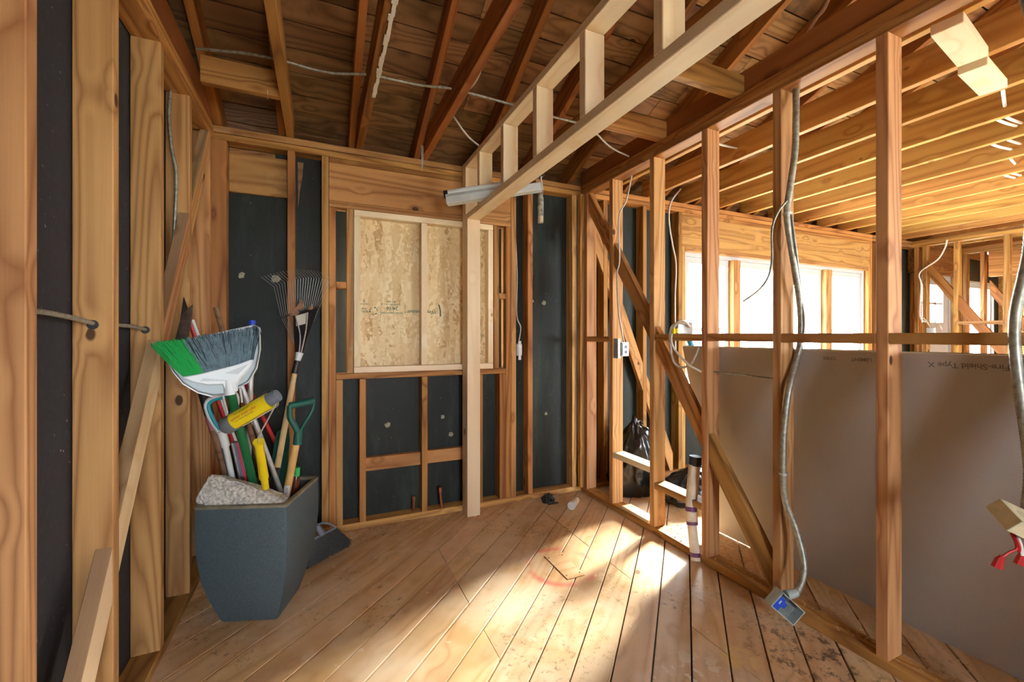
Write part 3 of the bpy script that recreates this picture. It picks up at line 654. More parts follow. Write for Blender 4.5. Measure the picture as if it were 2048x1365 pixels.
# dustpan behind the broom
du = thing('dustpan', 'white plastic dustpan clipped behind the angle broom', 'dustpan', at(440, 790, D0+.06))
po = [(333, 722), (345, 745), (365, 769), (395, 787), (425, 795), (447, 792), (470, 781), (498, 765), (514, 738), (521, 700), (520, 656), (508, 650), (465, 659), (330, 690)]
bk = [at(x, y, DB(x)+.075) for x, y in po]
MB().prism(bk, FW*.003).build('pan_plate', 'white_plastic', du)
wall_ = po[:12]
rim_o = [at(x, y, DB(x)+.074) for x, y in wall_]; cen = Vector((430, 715))
notch = lambda k: .05 if k in (0, 11) else .058 if k in (5, 6) else 0      # the lip is cut away where the broom handle passes
fr_ = [at(x, y, DB(x)+.005+notch(k)) for k, (x, y) in enumerate(wall_)]
ri_ = [at(x+(430-x)*.02, y+(705-y)*.03, DB(x)+.006+notch(k)) for k, (x, y) in enumerate(wall_)]
rb_ = [at(x+(430-x)*.05, y+(705-y)*.06, DB(x)+.074) for x, y in wall_]
MB().loft([rim_o, fr_, ri_, rb_], cap=False, closed=False).build('pan_wall', 'white_plastic', du, True)
MB().tube(smooth_path([at(446, 790, 1.722), at(448, 800, 1.728), at(452, 815, 1.735), at(455, 827, 1.74)]), .004, 8).tube(smooth_path([at(480, 776, 1.745), at(482, 790, 1.755), at(484, 805, 1.77)]), .004, 8).build('clip', 'white_plastic', du, True)
# loop-handled grabber
g = thing('loop_handle_mop', 'grey and white pole with a loop handle lined in teal', 'mop', at(455, 930, 1.84))
d = 1.83
lp = smooth_path([at(441, 868, d), at(425, 845, d), at(413, 815, d), at(420, 799, d), at(445, 791, d), at(466, 786, d+.01), at(474, 800, d+.01), at(468, 825, d+.01), at(455, 850, d+.01)])
MB().tube(lp, .0105, 10).build('loop', 'white_enamel', g, True)
ctr = at(443, 822, d); MB().tube([p.lerp(ctr, .16)-FW*.002 for p in lp], .0075, 8).build('inner_grip', 'teal', g, True)
ha, hb = at(451, 890, 1.845), at(466, 962, 1.91)
MB().tube([at(443, 862, d), along(ha, hb, 893)], .017, 12).build('collar', 'white_enamel', g, True)
MB().tube([ha, pole_pts(ha, hb, .40)], .0115, 12).build('shaft', 'white_enamel', g, True)
MB().tube([ha-RT*.012+FW*.004, pole_pts(ha, hb, .40)-RT*.012+FW*.004], .009, 10).build('shaft_strip', 'grey_plastic', g, True)
# paint roller
d = 1.69
r_ = thing('paint_roller', 'paint roller with yellow wrapper, grey end caps and yellow handle', 'paint roller', at(528, 975, 1.80))
ra_, rb_2 = at(452, 853, d), at(551, 796, d); rx = (rb_2-ra_).normalized(); ru = (UP-rx*UP.dot(rx)).normalized(); rf = rx.cross(ru)
LLr = (rb_2-ra_).length
def rp_(s, u, f=0): return ra_+rx*LLr*s+ru*u+rf*f
MB().tube([rp_(.16, 0), rp_(.86, 0)], .030, 20).build('roller_sleeve', 'yellow', r_, True)
w = MB(); wr_ = .0325; rg = []
for s in (.15, .90):
    rg.append([rp_(s, wr_*math.cos(q)*1.05, wr_*math.sin(q)) for q in [math.radians(x) for x in range(-150, 160, 15)]])
wrp = w.loft(rg, cap=False, closed=False).build('wrapper', 'yellow', r_, True)
w = MB(); rg = []
for s in (.28, .94): rg.append([rp_(s, -.0345*math.cos(q), -.0345*math.sin(q)) for q in [math.radians(x) for x in range(-20, 75, 12)]])
w.loft(rg, cap=False, closed=False).build('wrapper_band', 'label', wrp, True)
MB().tube([rp_(-.06, 0), rp_(-.04, 0), rp_(.0, 0), rp_(.17, 0)], [.018, .028, .0345, .0345], 20).build('end_cap', 'grey_plastic', r_, True)
MB().tube([rp_(.88, .004), rp_(1.0, .004), rp_(1.06, .004), rp_(1.08, .004)], [.026, .026, .024, .014], 18).build('end_cap', 'grey_plastic', r_, True)
face = -rf if (-rf).dot(FW) < 0 else rf
def rtext(body, size, s, u, mat):
    q = rp_(s, u)+face*math.sqrt(max(0, .0345**2-u*u))*1.005
    nrm = (face*math.sqrt(max(0, .0345**2-u*u))+ru*u).normalized(); text_mesh('printed_text', body, size, mat, wrp, q+nrm*.0006, rx, nrm.cross(rx), .0001)
M['ink_red'] = plain('red_print', (.62, .10, .04), .5)
rtext('splatter shield roller', .0135, .47, .004, 'ink_red'); rtext('contact shield for walls and ceilings', .006, .45, -.007, 'ink'); rtext('with 9 inch roller cover', .007, .45, .019, 'ink')
MB().tube(smooth_path([rp_(.55, .034), rp_(.93, .040), rp_(1.02, .034), rp_(.97, .026)]), .0022, 6).build('hook', 'dark_metal', r_, True)
MB().tube([rp_(1.07, .0), at(549, 815, d), at(516, 875, d+.02), at(517, 890, d+.03)], .0028, 8).build('wire_frame', 'steel', r_, True)
ga, gb = at(517, 884, d+.03), at(531, 976, 1.868)
MB().tube([ga.lerp(gb, s) for s in (0, .06, .12, .2, .45, .75, .8, 1)], [.021, .018, .016, .0165, .017, .0195, .0145, .014], 14).build('grip', 'yellow', r_, True)
MB().tube([gb, gb+(gb-ga).normalized()*.004], .009, 10).build('grip_socket', 'black_plastic', r_, True)
M['tine'] = plain('tine_wire', (.30, .32, .30), .4, .7)
# leaf rake leaning on the back wall
rk = thing('leaf_rake', 'black leaf rake with wire tines standing upside down against the back wall', 'rake', at(553, 945, 2.1))
sa, sb = at(590, 742, 2.44), at(553, 945, 2.09)
MB().tube([along(sa, sb, 938), pole_pts(sa, sb, .41)], .0155, 12).build('end_sleeve', 'black_plastic', rk, True)
MB().tube([sa, along(sa, sb, 940)], .0145, 14).build('handle', 'polewood', rk, True)
f0, f1 = at(589, 748, 2.43), at(595, 722, 2.445); MB().tube([f0, f1], [.019, .017], 12).build('ferrule', 'black_plastic', rk, True)
MB().tube([f1, at(599, 706, 2.455)], [.017, .022], 12).build('collar', 'white_enamel', rk, True)
hdl = [(590, 708), (606, 708), (637, 616), (566, 633)]
rhp = MB().prism([at(x, y, 2.46) for x, y in ((590, 708), (604, 708), (637, 614), (586, 628))], FW*.003).build('head_plate', 'black_plastic', rk)
MB().tube([at(561, 635, 2.455), at(640, 613, 2.455)], .006, 8).build('cross_bar', 'dark_metal', rk, True)
MB().prism([at(592, 632, 2.452), at(613, 626, 2.452), at(611, 648, 2.452), at(592, 653, 2.452)], FW*.0015).build('price_tag', 'label', rhp)
MB().tube(smooth_path([at(598, 706, 2.445), at(600, 670, 2.445), at(591, 632, 2.445)]), .004, 6).tube(smooth_path([at(602, 706, 2.445), at(611, 665, 2.445), at(615, 625, 2.445)]), .004, 6).build('spring_wire', 'steel', rk, True)
NT = 22
for i in range(NT):
    s = i/(NT-1); bx = 562+77*s; by = 634-20*s; ex = 548+112*s; ey = 574-14*s-10*math.sin(math.pi*s)
    fx, fy = (ex-26+18*s, ey-20+6*s)
    MB().tube([at(596+6*s, 705, 2.465), at(bx, by, 2.463), at(ex, ey, 2.47), at(fx, fy, 2.40)], [.0011, .0013, .0013, .001], 5).build('tine', 'tine', rk)
for (x, y, s), lt_ in zip(((588, 625, 1.), (597, 612, 1.1), (620, 616, .6)), ('curled brown leaf caught above the price tag of the rake', 'largest curled brown leaf standing up between the rake tines', 'small brown leaf fragment near the edge of the rake head')):
    c = at(x, y, 2.4465 if s < 1.05 else 2.4515); lf = tag(MB().prism([c+RT*q*.03*s+UP*w_*.04*s for q, w_ in ((-1, -.4), (-.3, -.1), (.2, .5), (.6, .9), (.7, .2), (1, -.1), (.4, -.5))], FW*.004).build('dry_leaf', 'brownleaf', None), lt_, 'leaf', 'leaves in the rake')
# D-grip shovel
dg = thing('digging_shovel', 'shovel with varnished shaft and dark green D-shaped grip', 'shovel', at(575, 995, 1.93))
d = 2.006
sa, sb = at(593, 884, d), at(571, 1000, 1.979)
MB().tube([sa, pole_pts(sa, sb, .40)], .0165, 16).build('shaft', 'polewood_b', dg, True)
MB().tube([at(595, 889, d), at(597, 862, d)], [.021, .018], 14).build('socket', 'dgreen', dg, True)
grip = [at(580, 812, d-.02), at(628, 802, d+.05)]
MB().tube([grip[0]-(grip[1]-grip[0])*.04, grip[0], grip[1], grip[1]+(grip[1]-grip[0])*.04], [.012, .016, .016, .012], 14).build('grip_bar', 'dgreen', dg, True)
MB().tube(smooth_path([grip[0], at(580, 835, d-.02), at(589, 852, d-.01), at(597, 868, d)]), [.0135]*24+[.018], 12).build('grip_arm', 'dgreen', dg, True)
MB().tube(smooth_path([grip[1], at(624, 822, d+.05), at(608, 848, d+.02), at(598, 866, d)]), [.0075]*20+[.011]*5, 12).build('grip_arm', 'dgreen', dg, True)
def lbl(px, py, k=.0172): m_ = along(sa, sb, py); return at(px, py, m_.dot(FW)-k)
rows_ = [972, 978, 984, 990, 996]
def strip_(x0, x1, off): return [[lbl(x0+(574-572)*(984-y)/24+(x1-x0)*q, y, .0172*math.sqrt(max(.05, 1-(2*q*.62-.45)**2))+off) for q in (0, .25, .5, .75, 1)] for y in rows_]
MB().loft(strip_(568, 579, .0006), cap=False, closed=False).build('barcode_label', 'white', dg)
bl_ = [c for c in bpy.data.objects if c.name.startswith('barcode_label')][0]
bc = MB()
for i in range(6):
    y = 977+i*2.2; k_ = (984-y)/12; bc.add([lbl(571+k_, y, .019), lbl(576+k_, y-.6, .0185), lbl(576+k_, y+.3, .0185), lbl(571+k_, y+.9, .019)], [(0, 1, 2, 3)])
bc.build('barcode', 'ink', bl_)
# green scoop
gs = thing('leaf_scoop', 'dark green plastic scoop standing behind the rake handle', 'scoop', at(560, 965, 2.12))
d = 2.14; sc = [(553, 866), (566, 855), (578, 856), (580, 880), (576, 930), (571, 978), (540, 978), (543, 930), (548, 890)]
rr = [[at(x, y, 2.09+.0015*(978-y)+dz-abs(x-560)*.0003) for x, y in sc] for dz in (0, .006)]
MB().loft(rr).build('scoop_blade', 'dgreen', gs, bevel=.001); sa, sb = at(558, 960, 2.128), at(552, 1000, 2.12)
MB().tube([sa, pole_pts(sa, sb, .40)], .012, 10).build('scoop_stem', 'black_plastic', gs, True)
# spare poles
def pole(name, label, cat, mat, p, q, r, zend=.40, grp=None):
    e = thing(name, label, cat, q, grp); e_ = pole_pts(p, q, zend); MB().tube([p, e_], r, 12).build('shaft', mat, e, True); return e, (e_-p).normalized()
e, ax = pole('spade', 'long spade with worn wooden shaft and rusty blade turned upward', 'spade', 'oldpole', at(378, 690, 1.795), at(448, 930, 1.95), .0175); sa, sb = at(378, 690, 1.795), at(448, 930, 1.95)
MB().tube([along(sa, sb, 760), along(sa, sb, 830)], .019, 12).build('dark_grip', 'black_plastic', e, True)
MB().tube([along(sa, sb, 832), along(sa, sb, 858)], .0182, 12).build('pink_band', plain('faded_pink_paint', (.45, .14, .17), .6, noise=.3), e, True)
MB().prism([at(x, y, 1.782) for x, y in ((349, 682), (362, 632), (385, 609), (383, 640), (374, 690))], FW*.004).build('blade', 'rust', e, bevel=.001)
MB().prism([at(x, y, 1.79) for x, y in ((360, 640), (367, 594), (376, 622), (370, 660))], FW*.003).build('blade_back', 'black_plastic', e)
e, ax = pole('push_pole', 'thin worn brown wooden pole leaning in the corner behind the broom', 'pole', 'oldpole', at(432, 616, 2.212), at(503, 870, 2.10), .0125)
e, ax = pole('mop_pole', 'white pole with a bright blue top cap', 'pole', 'white_plastic', at(504, 655, 2.23), at(497, 930, 2.131), .0125); sa, sb = at(504, 655, 2.23), at(497, 930, 2.131)
MB().tube([along(sa, sb, 656), along(sa, sb, 642)], .0165, 14).build('cap', 'blue_plastic', e, True); MB().tube([along(sa, sb, 745), along(sa, sb, 778)], .0135, 12).build('sleeve', 'steel', e, True)
e, ax = pole('squeegee_pole', 'slim silver metal pole leaning left in the planter', 'pole', 'steel', at(478, 760, 1.916), at(540, 925, 2.006), .011)
e, ax = pole('duster', 'red handled pole in the planter beside a white strip', 'pole', 'red', at(376, 632, 1.897), at(447, 830, 1.998), .011); sa, sb = at(376, 632, 1.897), at(447, 830, 1.998)
MB().tube([along(sa, sb, 640)+RT*.0145, pole_pts(sa, sb, .46)+RT*.0145], .006, 8).build('white_strip', 'white_plastic', e, True)
e, ax = pole('umbrella', 'folded grey umbrella with pink edges between the poles', 'umbrella', 'grey_plastic', at(468, 885, 1.989), at(487, 972, 2.028), .014); sa, sb = at(468, 885, 1.989), at(487, 972, 2.028)
MB().tube([sa+RT*.014, pole_pts(sa, sb, .42)+RT*.014], .006, 8).build('pink_edge', plain('pink_cloth', (.65, .08, .17), .7), e, True); MB().tube([sa-FW*.014, pole_pts(sa, sb, .42)-FW*.014], .004, 8).build('pale_rib', 'steel', e, True)
bt = thing('bottle', 'dark bottle with green cap inside the planter', 'bottle', at(594, 960, 2.05)); d = 2.06
MB().tube([at(589, 1021, d), at(592, 965, d), at(593, 952, d)], [.02, .02, .012], 12).build('bottle_body', plain('brown_bottle', (.10, .03, .015), .2), bt, True); MB().tube([at(593, 952, d), at(594, 935, d)], .0145, 12).build('cap', 'bright_green', bt, True)
# black broom on the floor
bb = thing('floor_broom', 'charcoal bristled broom with red handle resting on the floor beside the planter', 'broom', at(650, 1120, 2.25))
d = 2.34
ha, hb = at(632, 1052, d+.01), at(523, 830, 2.40); hb = ha+(hb-ha)*1.42
MB().tube([ha, hb], .012, 12).build('handle', 'red', bb, True)
arc = smooth_path([at(610, 1090, d-.035), at(617, 1072, d-.015), at(628, 1056, d), at(645, 1047, d+.02), at(660, 1049, d+.04), at(671, 1056, d+.06)])
MB().tube(arc, .006, 8).tube(smooth_path([at(610, 1090, d-.035), at(630, 1078, d-.015), at(652, 1066, d+.015), at(671, 1056, d+.06)]), .007, 8).tube([at(635, 1052, d), at(645, 1070, d+.005)], [.013, .02], 10).build('head_cap', 'grey_plastic', bb, True)
bristles('bristles', 'black_bristle', bb, at(611, 1091, d-.035), at(671, 1057, d+.06), at(594, 1149, 2.24), at(700, 1088, 2.54), 1300, .022, .010, .0012, .0, .010, .0005)
# ------------------------------------------------------------------ rear wall behind the viewer: unseen, openings sized to tune the fill light
wq = structure('wall_rear', 'unseen rear outer wall with openings sized for fill light')
def rear(x0, x1, z0, z1): MB().box(x0, x1, YR-.12, YR, z0, z1).build('wall_panel', 'old', wq)
rear(-.75, .1, -.02, 3.9); rear(.1, 1.1, 1.85, 3.9); rear(1.1, 2.5, -.02, 3.9); rear(2.5, 6.5, 2.1, 3.9); rear(2.5, 4.0, -.02, 2.1); rear(4.0, 6.5, -.02, .7); rear(6.5, XE, -.02, 3.9); rear(.1, 1.1, -.02, .9)
we2 = structure('wall_gable', 'closed gable wall at the far end'); MB().box(XE, XE+.1, YR, 3.05, -.02, 4.6).build('wall_panel', 'old_dusty', we2)
# unseen eaves outside the back wall, added to block light above the plates
MB().box(-.8, XE, 3.03, 3.42, 2.30, 2.318).box(-.8, XE, 3.40, 3.42, 2.318, 2.46).build('eaves_light_block', 'white', wb)
# ------------------------------------------------------------------ plumbing and wiring
def cable(name, label, pts, r, mat, group=None, n=6, sides=8, cat='cable'):
    return tag(MB().tube(smooth_path(pts, n), r, sides).build(name, mat, None, 'all', origin=pts[0]), label, cat, group)
def armored(name, label, pts, r, group=None, n=8):
    P = smooth_path(pts, n); out = []; acc = 0
    m = MB(); rr = []
    Q = [P[0]]
    for a, b in zip(P[:-1], P[1:]):
        k = max(1, int((b-a).length/.006))
        for i in range(1, k+1): Q.append(a.lerp(b, i/k))
    rr = [r*(1.08 if i % 2 else .92) for i in range(len(Q))]
    return tag(m.tube(Q, rr, 8).build(name, 'armor', None, 'all', origin=pts[0]), label, 'cable', group)
# vent stub, copper stubs
v = thing('vent_pipe', 'crusty grey pipe stub hanging below the top plate', 'pipe', at(1081, 445, 3.30))
MB().tube([at(1082, 374, 3.32), at(1081, 392, 3.31), at(1081, 400, 3.31), at(1081, 433, 3.30)], [.019, .019, .024, .023], 14).build('pipe', plain('crusty_pipe', (.42, .43, .36), .8, noise=.6, nscale=35, bump=1.), v, True)
MB().tube([at(1081, 432, 3.30), at(1081, 446, 3.30)], .022, 14).build('pipe_end', 'pvc', v, True)
def copper(label, px, y0, y1, d, lean):
    c = thing('copper_stub', label, 'pipe', at(px, y1, d), 'copper stubs in the back wall plate')
    MB().tube([at(px, y1, d), at(px+lean, y0+8, d)], .0095, 12).build('pipe', 'copper', c, True); MB().tube([at(px+lean, y0+10, d), at(px+lean, y0, d)], .0125, 12).build('cap', 'copper', c, True)
copper('short upright copper pipe stub close to the middle cripple stud', 826, 993, 1030, 2.95, 1); copper('taller leaning copper pipe stub near the new pine post', 884, 975, 1021, 3.0, -4)
# PVC drain through the partition
dr_ = thing('drain_pipe', 'cream plastic drain pipe with purple primer joints in the partition', 'pipe', at(1390, 1118, 2.36))
MB().tube([at(1389, 930, 2.44), at(1383, 998, 2.44)], .031, 18).build('upper_pipe', 'pvc', dr_, True)
MB().tube([at(1391, 913, 2.44), at(1390, 931, 2.44)], .033, 18).build('rubber_cap', 'black_rubber', dr_, True)
MB().tube([at(1381, 996, 2.44), at(1381, 1018, 2.43), at(1384, 1050, 2.42), at(1391, 1122, 2.37)], .026, 18).build('lower_pipe', 'pvc', dr_, True)
MB().tube([at(1382, 1024, 2.43), at(1384, 1044, 2.42)], .032, 18).build('coupling', 'pvc', dr_, True)
for y0, y1, x in ((1014, 1023, 1382), (1044, 1050, 1384), (1106, 1114, 1390)): MB().tube([at(x, y0, 2.43-(y0-1014)*.0006), at(x+.6, y1, 2.43-(y1-1014)*.0006)], .0305 if y0 < 1100 else .029, 18).build('primer_band', 'purple', dr_, True)
# pipe offcut on the floor
def floor_pt(px, py, z=0.):
    q = at(px, py, 1)-Vector((0, 0, HC)); return Vector((0, 0, HC))+q*((z-HC)/q.z)
a, b = floor_pt(1143, 1012, .0285), floor_pt(1156, 996, .0285); ax = (b-a).normalized()
t = thing('pipe_offcut', 'short cream plastic pipe offcut lying on the floor', 'pipe', a.xy.to_3d())
MB().tube([a, a+ax*.115], .0255, 20).build('pipe', 'pvc', t, True); MB().tube([a-ax*.008, a+ax*.03], .0285, 20).build('cap', 'white_plastic', t, True)
# crumpled black rag by the bottom plate
c = floor_pt(1096, 1000, .02); m = MB(); bmx = bmesh.new(); bmesh.ops.create_icosphere(bmx, subdivisions=3, radius=.045)
for q in bmx.verts: q.co *= 1+random.uniform(-.35, .25); q.co.z = max(-.018, q.co.z*1.1)
me = bpy.data.meshes.new('rag'); bmx.to_mesh(me); bmx.free(); me.materials.append(M['black_rubber']); rg_ = bpy.data.objects.new('rag', me); C.objects.link(rg_); rg_.location = c; tag(rg_, 'crumpled black rag at the bottom plate of the back wall', 'rag')
MB().box(-.02, .06, -.05, -.035, -.0185, -.012).build('rag_tail', 'black_rubber', None, origin=(0, 0, 0)).parent = rg_
# black rubbish bag beyond the partition
def bag(c, rx, ry, h, name, label):
    bmx = bmesh.new(); bmesh.ops.create_icosphere(bmx, subdivisions=5, radius=1.)
    from mathutils import noise as nz
    for q in bmx.verts:
        p = q.co.copy(); top = max(0, p.z); ang = math.atan2(p.y, p.x)
        r = 1-.62*top**1.6; fold = .07*math.sin(ang*9+3*nz.noise(p*2))*(.3+top)
        n1 = nz.noise(p*2.1)*.16+nz.noise(p*5.3)*.07+abs(nz.noise(p*9.))*.06
        q.co = Vector((p.x*rx*(r+fold+n1), p.y*ry*(r+fold+n1), (max(p.z, -.55)+.55)/1.55*h*(1+n1*.6)))
    me = bpy.data.meshes.new(name); bmx.to_mesh(me); bmx.free(); me.materials.append(M['bag']); me.polygons.foreach_set('use_smooth', [True]*len(me.polygons))
    o = bpy.data.objects.new(name, me); C.objects.link(o); o.location = c; return tag(o, label, 'bag')
bg1 = bag((2.285, 2.725, 0), .21, .15, .58, 'rubbish_bag', 'tall black rubbish bag slumped behind the partition studs')
bag((2.56, 2.40, 0), .25, .16, .26, 'rubbish_bag', 'low crumpled black plastic bag in front of the tall one')
# device boxes
def device(name, label, c, sx, sy, sz, plate_face, mat='steel'):
    e = thing(name, label, 'outlet box', c); c = Vector(c)
    MB().box(c.x-sx, c.x+sx, c.y-sy, c.y+sy, c.z-sz, c.z+sz).build('box', mat, e, bevel=.003); return e
e = device('outlet_box', 'bare white outlet fixed beside a back wall stud', (1.362, 2.945, 1.135), .022, .03, .045, None)
MB().box(1.345, 1.38, 2.906, 2.916, 1.10, 1.17).box(1.35, 1.375, 2.902, 2.906, 1.142, 1.164).box(1.35, 1.375, 2.902, 2.906, 1.106, 1.128).build('receptacle', 'white_plastic', e, bevel=.002); MB().box(1.352, 1.372, 2.905, 2.915, 1.06, 1.10).build('mounting_ear', 'steel', e); MB().box(1.352, 1.372, 2.905, 2.915, 1.17, 1.20).build('mounting_ear', 'steel', e)
cable('cable', 'thin grey cable looping down to the back wall outlet', [Vector((1.345, 2.95, 2.0)), Vector((1.35, 2.93, 1.7)), Vector((1.345, 2.925, 1.40)), Vector((1.375, 2.92, 1.30)), Vector((1.36, 2.93, 1.18))], .0045, 'wire')
e = device('outlet_box', 'galvanized outlet box screwed to a partition stud', (1.965, 2.474, 1.145), .032, .03, .05, None)
MB().box(1.938, 1.992, 2.436, 2.443, 1.10, 1.19).build('cover_plate', 'white_enamel', e, bevel=.002); MB().box(1.908, 1.93, 2.45, 2.50, 1.08, 1.10).box(1.908, 1.93, 2.45, 2.50, 1.19, 1.22).box(1.912, 1.932, 2.455, 2.50, 1.10, 1.19).build('bracket', 'steel', e, bevel=.002)
MB().box(1.955, 1.975, 2.434, 2.437, 1.115, 1.135).box(1.955, 1.975, 2.434, 2.437, 1.152, 1.172).build('socket_hole', 'grey_plastic', e)
d = 2.98
cable('cable', 'grey cable running down a partition stud to its outlet box', [at(1265, 343, 3.0), at(1253, 400, d), at(1238, 435, d), at(1239, 520, d), at(1234, 550, d), at(1237, 620, d), at(1243, 660, 2.97), Vector((1.965, 2.455, 1.19))], .0055, 'wire')
# big flexible cable on the third stud and its box
d = 1.91
fx = thing('switch_box', 'pale blue open switch box hanging by the partition on an armored cable', 'switch box', at(1577, 1225, 1.80))
pts = [at(1592, 172, 1.96), at(1592, 230, d), at(1590, 300, d), at(1581, 370, d), at(1574, 420, d), at(1577, 460, d), at(1590, 540, d+.01), atX(1600, 610, 1.985), atX(1602, 655, 1.993), atX(1600, 690, 1.993), atX(1594, 715, 1.985), at(1578, 780, d), at(1568, 860, d), at(1566, 940, d), at(1570, 1000, d), at(1592, 1060, d-.02), at(1607, 1120, d-.05), at(1605, 1160, 1.83), at(1592, 1188, 1.81)]
P = smooth_path(pts, 24); MB().tube(P, [.0135*(1.06 if i % 2 else .95) for i in range(len(P))], 10).build('armored_cable', 'armor', fx, 'all')
P = smooth_path([at(1583, 430, 1.90), at(1592, 500, 1.90), atX(1604, 600, 1.982), atX(1609, 645, 1.988), atX(1605, 675, 1.99), atX(1598, 705, 1.984)], 20); MB().tube(P, .005, 8).build('tied_wire', 'armor', fx, 'all')
for x, y in ((1575, 428), (1567, 948)):
    c = at(x, y, d); MB().tube([c-UP*.005, c+UP*.005], .0185, 14).build('strap', 'steel', fx, True)
bc_ = at(1577, 1220, 1.785); e1 = (RT*.745-UP*.667).normalized(); e2 = (RT*.667+UP*.745).normalized(); nn = -FW*.86+UP*.42; nn = (nn-e1*nn.dot(e1)-e2*nn.dot(e2)).normalized()
def BX(a, b, c): return bc_+e1*a+e2*b+nn*c
hx, hy, dp, w = .062, .038, .05, .004
m = MB()
def slab3(a0, a1, b0, b1, c0, c1):
    return m.add([BX(a, b, c) for c in (c0, c1) for a, b in ((a0, b0), (a1, b0), (a1, b1), (a0, b1))], [(0, 1, 2, 3), (4, 5, 6, 7), (0, 1, 5, 4), (1, 2, 6, 5), (2, 3, 7, 6), (3, 0, 4, 7)])
slab3(-hx, hx, -hy, hy, -dp, -dp+w); slab3(-hx, hx, -hy, -hy+w, -dp, 0); slab3(-hx, hx, hy-w, hy, -dp, 0); slab3(-hx, -hx+w, -hy, hy, -dp, 0); slab3(hx-w, hx, -hy, hy, -dp, 0)
sbx = m.build('box', 'zinc_blue', fx, bevel=.0015)
m = MB(); slab3(-hx+w, hx-w, -hy+w, hy-w, -dp+w, -dp+w+.001); m.build('box_liner', plain('dull_grey_inside', (.22, .23, .20), .7, noise=.3), fx)
m = MB(); slab3(-.058, -.028, -.034, .022, -.03, .001); slab3(-.028, -.008, -.012, .012, -.03, -.004); m.build('blue_bracket', 'blue_plastic', sbx, bevel=.003)
m = MB(); slab3(-.05, -.044, -.008, .008, .001, .002); m.build('bracket_mark', 'white', fx)
MB().tube([at(1593, 1186, 1.81), BX(-.03, hy, -.02)], [.016, .02], 12).build('connector', 'zinc_blue', fx, True)
cable('cable', 'dark loose cable end curling off the tall partition stud toward the window', [at(1574, 402, 1.90), at(1556, 425, 1.90), at(1544, 460, 1.90), at(1544, 520, 1.89), at(1536, 555, 1.88), at(1518, 580, 1.86), at(1487, 603, 1.84)], .0045, 'armor')
armored('cable', 'thin armored cable strung between two partition studs below the rail', [Vector((1.955, 1.69, 1.045)), Vector((1.955, 1.5, 1.04)), Vector((1.955, 1.315, 1.035))], .0055)
# wiring in the left wall
armored('cable', 'armored cable passing from the frontmost left stud into the next one', [Vector((-.60, 1.225, 1.287)), Vector((-.60, 1.35, 1.297)), Vector((-.60, 1.5, 1.289)), Vector((-.60, 1.64, 1.275))], .0065)
armored('cable', 'armored cable passing between the left wall studs under the brace', [Vector((-.60, 1.665, 1.275)), Vector((-.60, 1.8, 1.275)), Vector((-.60, 1.93, 1.272)), Vector((-.60, 2.045, 1.262))], .0065)
for y in (1.629, 2.04):
    MB().tube([Vector((-.60, y+.001, 1.272 if y < 2 else 1.262)), Vector((-.60, y-.0012, 1.272 if y < 2 else 1.262))], .014, 12).build('bored_hole', 'black_rubber', wl)
armored('cable', 'upright armored cable dropping from the left top plate', [atY(343, 164, 2.43), atY(338, 230, 2.43), atY(343, 295, 2.43), atY(352, 345, 2.43), atY(350, 430, 2.43), atY(346, 510, 2.43)], .0075)
# roof wiring through the joists
armored('cable', 'armored cable threaded through the left roof joists', [at(393, 97, 1.99), at(440, 102, 2.0), at(500, 108, 2.02), at(575, 124, 2.06), at(620, 137, 2.10), at(670, 147, 2.13), at(735, 149, 2.15), at(790, 160, 2.19), at(845, 171, 2.23), at(900, 177, 2.25), at(960, 192, 2.31), at(1015, 207, 2.36), at(1100, 232, 2.42), at(1160, 247, 2.5)], .0065)
cable('cable', 'thin cable sagging from the third joist to the bulkhead frame', [at(905, 230, 2.40), at(915, 245, 2.40), at(935, 272, 2.42), at(958, 292, 2.45)], .0055, 'wire')
cable('cable', 'thin cable hooked under the third joist', [at(964, 118, 1.872), at(962, 140, 1.98), at(950, 165, 2.12), at(931, 186, 2.275)], .0045, 'wire')
cable('cable', 'thin grey cable sagging toward the partition top plate', [at(1158, 247, 2.495), at(1195, 270, 2.60), at(1205, 280, 2.66), at(1225, 297, 2.76), atX(1258, 313, 1.912)], .0055, 'wire')
cable('cable', 'old dark cable hanging from the roof above the partition', [Vector((2.352, 1.22, 3.245)), atX(1655, 0, 2.33), atX(1632, 35, 2.31), atX(1612, 68, 2.28), atX(1600, 88, 2.25), Vector((2.19, 1.52, 2.60))], .012, 'oldpole')
MB().tube([at(535, 181, 2.10), at(535.5, 199, 2.10)], .0022, 6).build('nail', 'steel', ce)
MB().prism([at(842, 290, 2.62), at(847, 292, 2.62), at(847, 325, 2.62), at(845, 343, 2.62), at(842, 320, 2.62)], FW*.002).build('metal_strap', 'steel', ce)
# wiring seen in the big room
cable('cable', 'white cable running down the stud beside the big window', [atY(1362, 378, 2.914)]+[atY(x, y, 2.914) for x, y in ((1342, 405), (1338, 440), (1345, 490), (1352, 530), (1350, 600), (1351, 700))], .007, 'wire_white')
jb = thing('junction_box', 'steel junction box with coiled grey cables behind the partition rail', 'junction box', at(1368, 664, 2.55)); d = 2.55
bx_ = at(1368, 657, d); MB().add([bx_+RT*a+UP*b+FW*c for a in (-.045, .045) for b in (-.035, .035) for c in (-.02, .03)], [(0, 1, 3, 2), (4, 5, 7, 6), (0, 1, 5, 4), (2, 3, 7, 6), (0, 2, 6, 4), (1, 3, 7, 5)]).build('box', 'steel', jb, bevel=.004)
XF_ = 1.893
MB().tube(smooth_path([at(1372, 648, d-.02), atX(1350, 648, XF_), atX(1340, 665, XF_), atX(1342, 700, XF_), atX(1348, 725, XF_), atX(1362, 735, XF_), atX(1380, 730, XF_), atX(1391, 712, XF_), atX(1397, 696, XF_-.004)]), .006, 8).build('looped_cable', 'wire', jb, True)
